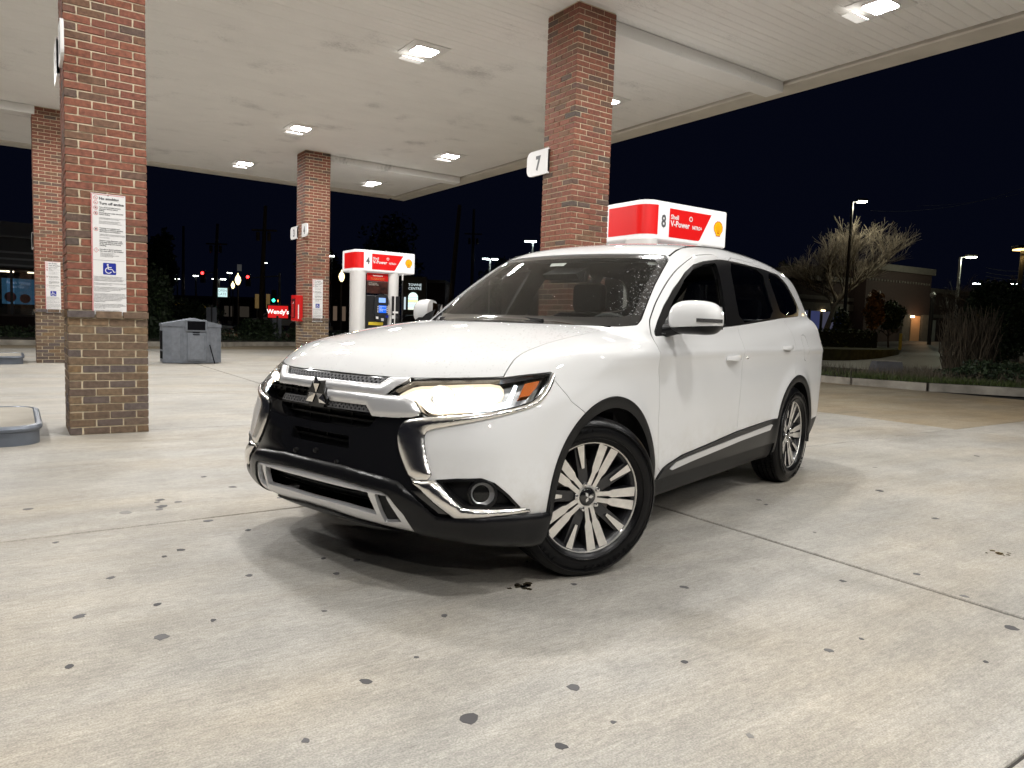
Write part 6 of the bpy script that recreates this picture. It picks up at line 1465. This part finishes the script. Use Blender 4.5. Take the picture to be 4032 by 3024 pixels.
py = at(889, 660, 52); t = thing('pylon_sign', 'dark shopping-centre pylon sign with lit arched tenant panel', 'sign', (py[0], py[1], .1), math.atan2(RC[0][1], RC[0][0])); zb2 = at(889, 690, 52)[2]; ztp = at(889, 597, 52)[2]
MB().box((-.75, 0, 0), (1.05, .6, ztp - .1), .04).obj('body', POLE, t)
text('lettering', 'TOWNE\nCENTRE', .26, em('pylon_text', (.75, .88, .9), .9), t, (.22, -.01, at(889, 618, 52)[2] - .1), align='CENTER', bold=.002)
zq = at(889, 669, 52)[2] - .1
for k in range(5):
    MB().box((-.25, -.03, zq + k * .18), (.45, -.01, zq + k * .18 + .17)).obj('tenant_panel', em('tenant%d' % k, [(.85, .95, .75), (.7, .95, 1), (.75, 1, .95), (.8, .95, .45), (.75, 1, .98)][k], 1.3), t)
MB().prism([(.10 + .35 * math.cos(math.radians(q)), zq + .905 + .35 * math.sin(math.radians(q))) for q in range(0, 181, 15)], 'y', -.03, -.01).obj('tenant_panel', em('tenant9', (.8, 1, .95), 1.3), t); MB().box((-.55, -.03, zq), (-.42, -.01, zq + .9)).obj('side_panel', em('tenant8', (.8, .95, 1), .8), t)
def utility_pole(px, py_top, depth, label, tilt=0., xarm=True):
    b = at(px, 660, depth); zt = at(px, py_top, depth)[2]; t = thing('utility_pole', label, 'utility pole', (b[0], b[1], 0), math.atan2(RC[0][1], RC[0][0]), 'wooden utility poles')
    MB().tube([(0, 0, 0), (tilt * .5, 0, zt * .5), (tilt, 0, zt)], [.19, .16, .12], 8).obj('pole', WOODP, t, True)
    if xarm:
        MB().box((tilt * .8 - .9, -.06, zt * .80), (tilt * .8 + .9, .06, zt * .80 + .12)).obj('crossarm', WOODP, t)
        for x in (-.45, .1, .55): MB().lathe([(0, 0), (.13, .02), (.13, .6), (0, .65)], (tilt * .7 + x * .8, -.2, zt * .72), 10).obj('transformer', WOODP, t)
    return t
utility_pole(562, 447, 52, 'utility pole with transformers left of the far pillar', .35); utility_pole(460, 485, 62, 'fainter utility pole beyond the message board', .4); utility_pole(968, 445, 48, 'leaning wooden utility pole right of pump 4', .6, False); utility_pole(395, 490, 75, 'faint distant utility pole near the nearest pillar', .1, False); utility_pole(1018, 455, 75, 'faint distant utility pole above the windshield', .0)
def signal(px, py, depth, label, col, n=3):
    p = at(px, py, depth); t = thing('traffic_light', label, 'traffic light', (p[0], p[1], p[2]), math.atan2(RC[0][1], RC[0][0]), 'traffic lights at the junction')
    MB().box((-.2, 0, -.85), (.2, .25, .25), .03).obj('housing', POLE, t)
    for k in range(3): MB().lathe([(0, -.02), (.11, -.015), (.13, 0)], (0, -.002, -.36 * k), 14, 'y').obj('lens', em('signal_' + label[:8], col, 14) if k == (0 if col[0] > .5 else 2) else POLE, t)
    return t
def mast(pxa, pxb, py, pybase, depth, label):
    a, b = at(pxa, py, depth), at(pxb, py + 6, depth); t = thing('signal_mast', label, 'mast', (a[0], a[1], .05)); MB().tube([(0, 0, 0), (0, 0, a[2] + .2)], [.14, .09], 8).obj('pole', POLEL, t); MB().tube([(0, 0, a[2] - .1), tuple(np.array([b[0] - a[0], b[1] - a[1], b[2] - .05]))], [.07, .04], 6).obj('arm', POLEL, t)
signal(437, 590, 64, 'left red traffic light over the far road', (1, .02, .02)); signal(535, 598, 64, 'right red traffic light over the far road', (1, .02, .02))
signal(591, 632, 66, 'green traffic light beside the far mast', (.02, 1, .55)); signal(602, 650, 80, 'low orange-red signal near the far mast', (1, .15, .03))
mast(604, 530, 595, 660, 66, 'signal mast with arm left of the red cabinet'); mast(468, 430, 586, 660, 66, 'signal mast with arm near the message board')
def globe_lamp(px, py, depth, label, watts=60):
    p = at(px, py, depth); t = thing('globe_lamp', label, 'street lamp', (p[0], p[1], .05), 0, 'globe street lamps'); z = p[2] - .05
    MB().tube([(0, 0, 0), (0, 0, z - .3)], [.07, .05], 8).obj('post', POLE, t, True); MB().lathe([(.02, z - .32), (.12, z - .2), (.18, z), (.14, z + .18), (.05, z + .3), (.02, z + .42), (0, z + .43)], (0, 0, 0), 14).obj('globe', em('globe', (1, .80, .40), 3.5), t, True); lamp_light('globe_light', t, (0, 0, z + .7), watts, (1, .8, .45), .2)
globe_lamp(514, 605, 44, 'glowing globe street lamp left of the far pillar'); globe_lamp(738, 598, 44, 'glowing globe street lamp beside pump 4'); globe_lamp(503, 617, 70, 'distant small globe lamp near the first one', 0); globe_lamp(724, 606, 75, 'distant small globe lamp left of pump 4', 0)
for px, py, d, lab, h_ in ((423, 594, 75, 'distant white street lamp, leftmost by the red light', (0,)), (383, 601, 85, 'faint distant street lamp near the nearest pillar', (0,)), (473, 601, 70, 'distant twin white lamp by the message board', (-1, 1)), (496, 588, 80, 'distant white lamp on a curved pole', (0,)), (571, 566, 68, 'street lamp head beside the transformer pole', (0,)), (716, 551, 60, 'street lamp just right of the far pillar', (0,))):
    lamp_post(px, py, d, .05, lab, h_, POLE, 0, (.95, 1, .9), .5, .4, 25)
# back of road signs on twin posts
def sign_back(px, py0, py1, depth, w, label):
    a = at(px, py1, depth); t = thing('road_sign', label, 'road sign', (a[0], a[1], .05), math.atan2(RC[0][1], RC[0][0])); zt = at(px, py0, depth)[2]; z0 = a[2]
    for s_ in (-1, 1): MB().box((s_ * w * .55 - w * .38, 0, z0), (s_ * w * .55 + w * .38, .02, zt)).obj('panel', pm('sign_back', (.14, .15, .17), .5, metal=.4), t)
    MB().box((-.04, .021, 0), (.04, .07, zt + .1)).obj('post', POLE, t)
sign_back(457, 667, 738, 28, .22, 'twin grey sign panels on a post beyond the bin'); sign_back(598, 690, 758, 30, .2, 'twin dark sign panels in front of the red sign')
rs1 = at(517, 578, 64); t = thing('road_sign', 'small turn-restriction sign hanging by the signals', 'road sign', (rs1[0], rs1[1], rs1[2]), math.atan2(RC[0][1], RC[0][0])); MB().box((-.2, 0, -.3), (.2, .03, .28), .01).obj('panel', pm('sign_pale', (.35, .35, .35), .5, emit=(.3, .3, .3), estr=.12), t)
for px in (555, 579):
    a = at(px, 640, 48); t = thing('road_sign', 'tan sign panel %s of the utility pole' % ('left' if px == 555 else 'right'), 'road sign', (a[0], a[1], a[2] - .8), math.atan2(RC[0][1], RC[0][0])); MB().box((-.13, 0, 0), (.13, .03, .95), .005).obj('panel', pm('sign_tan', (.25, .18, .08), .6, emit=(.3, .2, .08), estr=.25), t); MB().box((-.03, .031, -2), (.03, .06, .9)).obj('post', POLE, t)
# guard rail
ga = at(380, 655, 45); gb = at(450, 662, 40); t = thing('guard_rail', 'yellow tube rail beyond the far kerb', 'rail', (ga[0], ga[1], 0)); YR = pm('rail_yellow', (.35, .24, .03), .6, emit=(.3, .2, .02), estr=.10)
v_ = gb - ga; MB().tube([(0, 0, ga[2]), (v_[0], v_[1], gb[2] - .05)], .05, 6).obj('rail', YR, t); MB().tube([(0, 0, 0), (0, 0, ga[2])], .05, 6).obj('post', YR, t); MB().tube([(v_[0], v_[1], 0), (v_[0], v_[1], gb[2] - .05)], .05, 6).obj('post', YR, t)
# far shops across the junction
def far_shop(px0, px1, py_top, depth, label, col, estr, zw0=.8, zw1=2.4):
    a, b = at(px0, 660, depth), at(px1, 660, depth); w = np.linalg.norm((b - a)[:2]); zt = at(px0, py_top, depth)[2]; t = thing('far_shop', label, 'building', (a[0], a[1], 0), math.atan2(RC[0][1], RC[0][0]))
    MB().box((0, 0, 0), (w, 8, zt)).obj('wall', BRK, t); MB().box((-.1, -.1, zt + .001), (w + .1, 8.1, zt + .3)).obj('parapet', BAND, t); n = max(2, int(w / 3))
    for k in range(n):
        x0 = w * (k + .15) / n; x1 = w * (k + .85) / n; q = MB().box((x0, -.04, zw0), (x1, -.004, zw1)).obj('window', FDARK, t); MB().box((x0 + .1, -.05, zw0 + .1), (x1 - .1, -.041, zw1 - .1)).obj('pane', em('farwin' + label[:9], col, estr), q)
far_shop(715, 752, 590, 70, 'small dim shop front behind the globe lamp by pump 4', (1, .7, .5), .10); far_shop(905, 960, 610, 75, 'dim brick shop right of the pylon sign', (1, .55, .3), .14); far_shop(478, 545, 645, 95, 'very dark low building beyond the junction', (.6, .5, .4), .04); far_shop(330, 470, 640, 110, 'dark low building behind the waste bin, far off', (.7, .6, .5), .03)
# dark shrubs and a tree line
def dark_shrub(px, py, py_top, depth, wpx, label, n=2200):
    b = at(px, py, depth); zt = at(px, py_top, depth)[2]; w = wpx * depth / 1545 / 2; t = thing('dark_shrub', label, 'shrub', (b[0], b[1], .05)); leaves(n, ell(0, 0, zt * .5, w, w * .8, zt * .5, .3, .2), .09).obj('foliage', LEAFD, t); MB().tube([(0, 0, 0), (0, 0, zt * .5)], .05, 5).obj('stem', STEM, t)
dark_shrub(335, 735, 590, 27, 70, 'dark shrub just right of the nearest pillar', 4000); dark_shrub(410, 725, 650, 34, 120, 'dark bushes behind the waste bin', 3000); dark_shrub(560, 740, 690, 30, 90, 'dark bush beneath the red lit sign'); dark_shrub(660, 735, 700, 30, 60, 'dark bush behind the red cabinet')
def dark_tree(px, py_top, depth, wpx, label, seed):
    b = at(px, 660, depth); zt = at(px, py_top, depth)[2]; w = wpx * depth / 1545 / 2; t = thing('dark_tree', label, 'tree', (b[0], b[1], 0)); branchy((0, 0, 0), zt, .7, 2, seed, .2).obj('trunk', STEM, t); leaves(2500, ell(0, 0, zt * .62, w, w, zt * .36, .2, .25), .3).obj('crown', LEAFD, t)
dark_tree(840, 470, 85, 120, 'dark tree silhouette behind pump 4', 31); dark_tree(690, 520, 90, 90, 'dark tree behind the far pillar', 33); dark_tree(1090, 560, 95, 100, 'dark tree far behind the windshield', 35); dark_tree(350, 500, 80, 60, 'dark tree beside the nearest pillar', 37); dark_tree(1700, 560, 90, 140, 'dark tree far behind the car tail', 41)
# distant parked car across the road
fc = at(598, 648, 58); t = thing('distant_car', 'small distant car with white lights across the road', 'car', (fc[0], fc[1], .05), math.atan2(RC[0][1], RC[0][0]) + .3)
MB().prism(chaikin([(-2.1, .35), (-2.1, .75), (-1.3, .95), (-.7, 1.42), (.8, 1.42), (1.4, .98), (2.1, .85), (2.1, .35)], 1).tolist(), 'y', -.85, .85).obj('body', pm('far_car_paint', (.3, .32, .36), .3), t)
MB().prism([(-1.1, .98), (-.62, 1.36), (.74, 1.36), (1.22, .98)], 'y', -.86, .86).obj('window', FDARK, t)
for x in (-1.3, 1.3):
    for y in (-.82, .82): MB().lathe([(0, -.1), (.32, -.1), (.32, .1), (0, .1)], (x, y, .32), 14, 'y').obj('wheel', POLE, t)
for y in (-.6, .6): MB().lathe([(0, .02), (.1, .01), (.12, 0)], (2.1, y, .68), 10, 'x').obj('headlight', em('far_headlight', (.9, .95, 1), 12), t)
fc = at(895, 684, 44); t = thing('distant_car', 'dark distant car with red tail lights near the pylon sign', 'car', (fc[0], fc[1], .05), math.atan2(RC[0][1], RC[0][0]) + .5)
MB().prism(chaikin([(-2.1, .35), (-2.1, .75), (-1.3, .95), (-.7, 1.42), (.8, 1.42), (1.4, .98), (2.1, .85), (2.1, .35)], 1).tolist(), 'y', -.85, .85).obj('body', pm('far_car_dark', (.02, .02, .022), .3), t)
MB().prism([(-1.1, .98), (-.62, 1.36), (.74, 1.36), (1.22, .98)], 'y', -.86, .86).obj('window', FDARK, t)
for x in (-1.3, 1.3):
    for y in (-.82, .82): MB().lathe([(0, -.1), (.32, -.1), (.32, .1), (0, .1)], (x, y, .32), 14, 'y').obj('wheel', POLE, t)
for y in (-.6, .6): MB().box((-2.16, y - .15, .72), (-2.05, y + .15, .84)).obj('tail_light', em('far_tail', (1, .05, .03), 5), t)
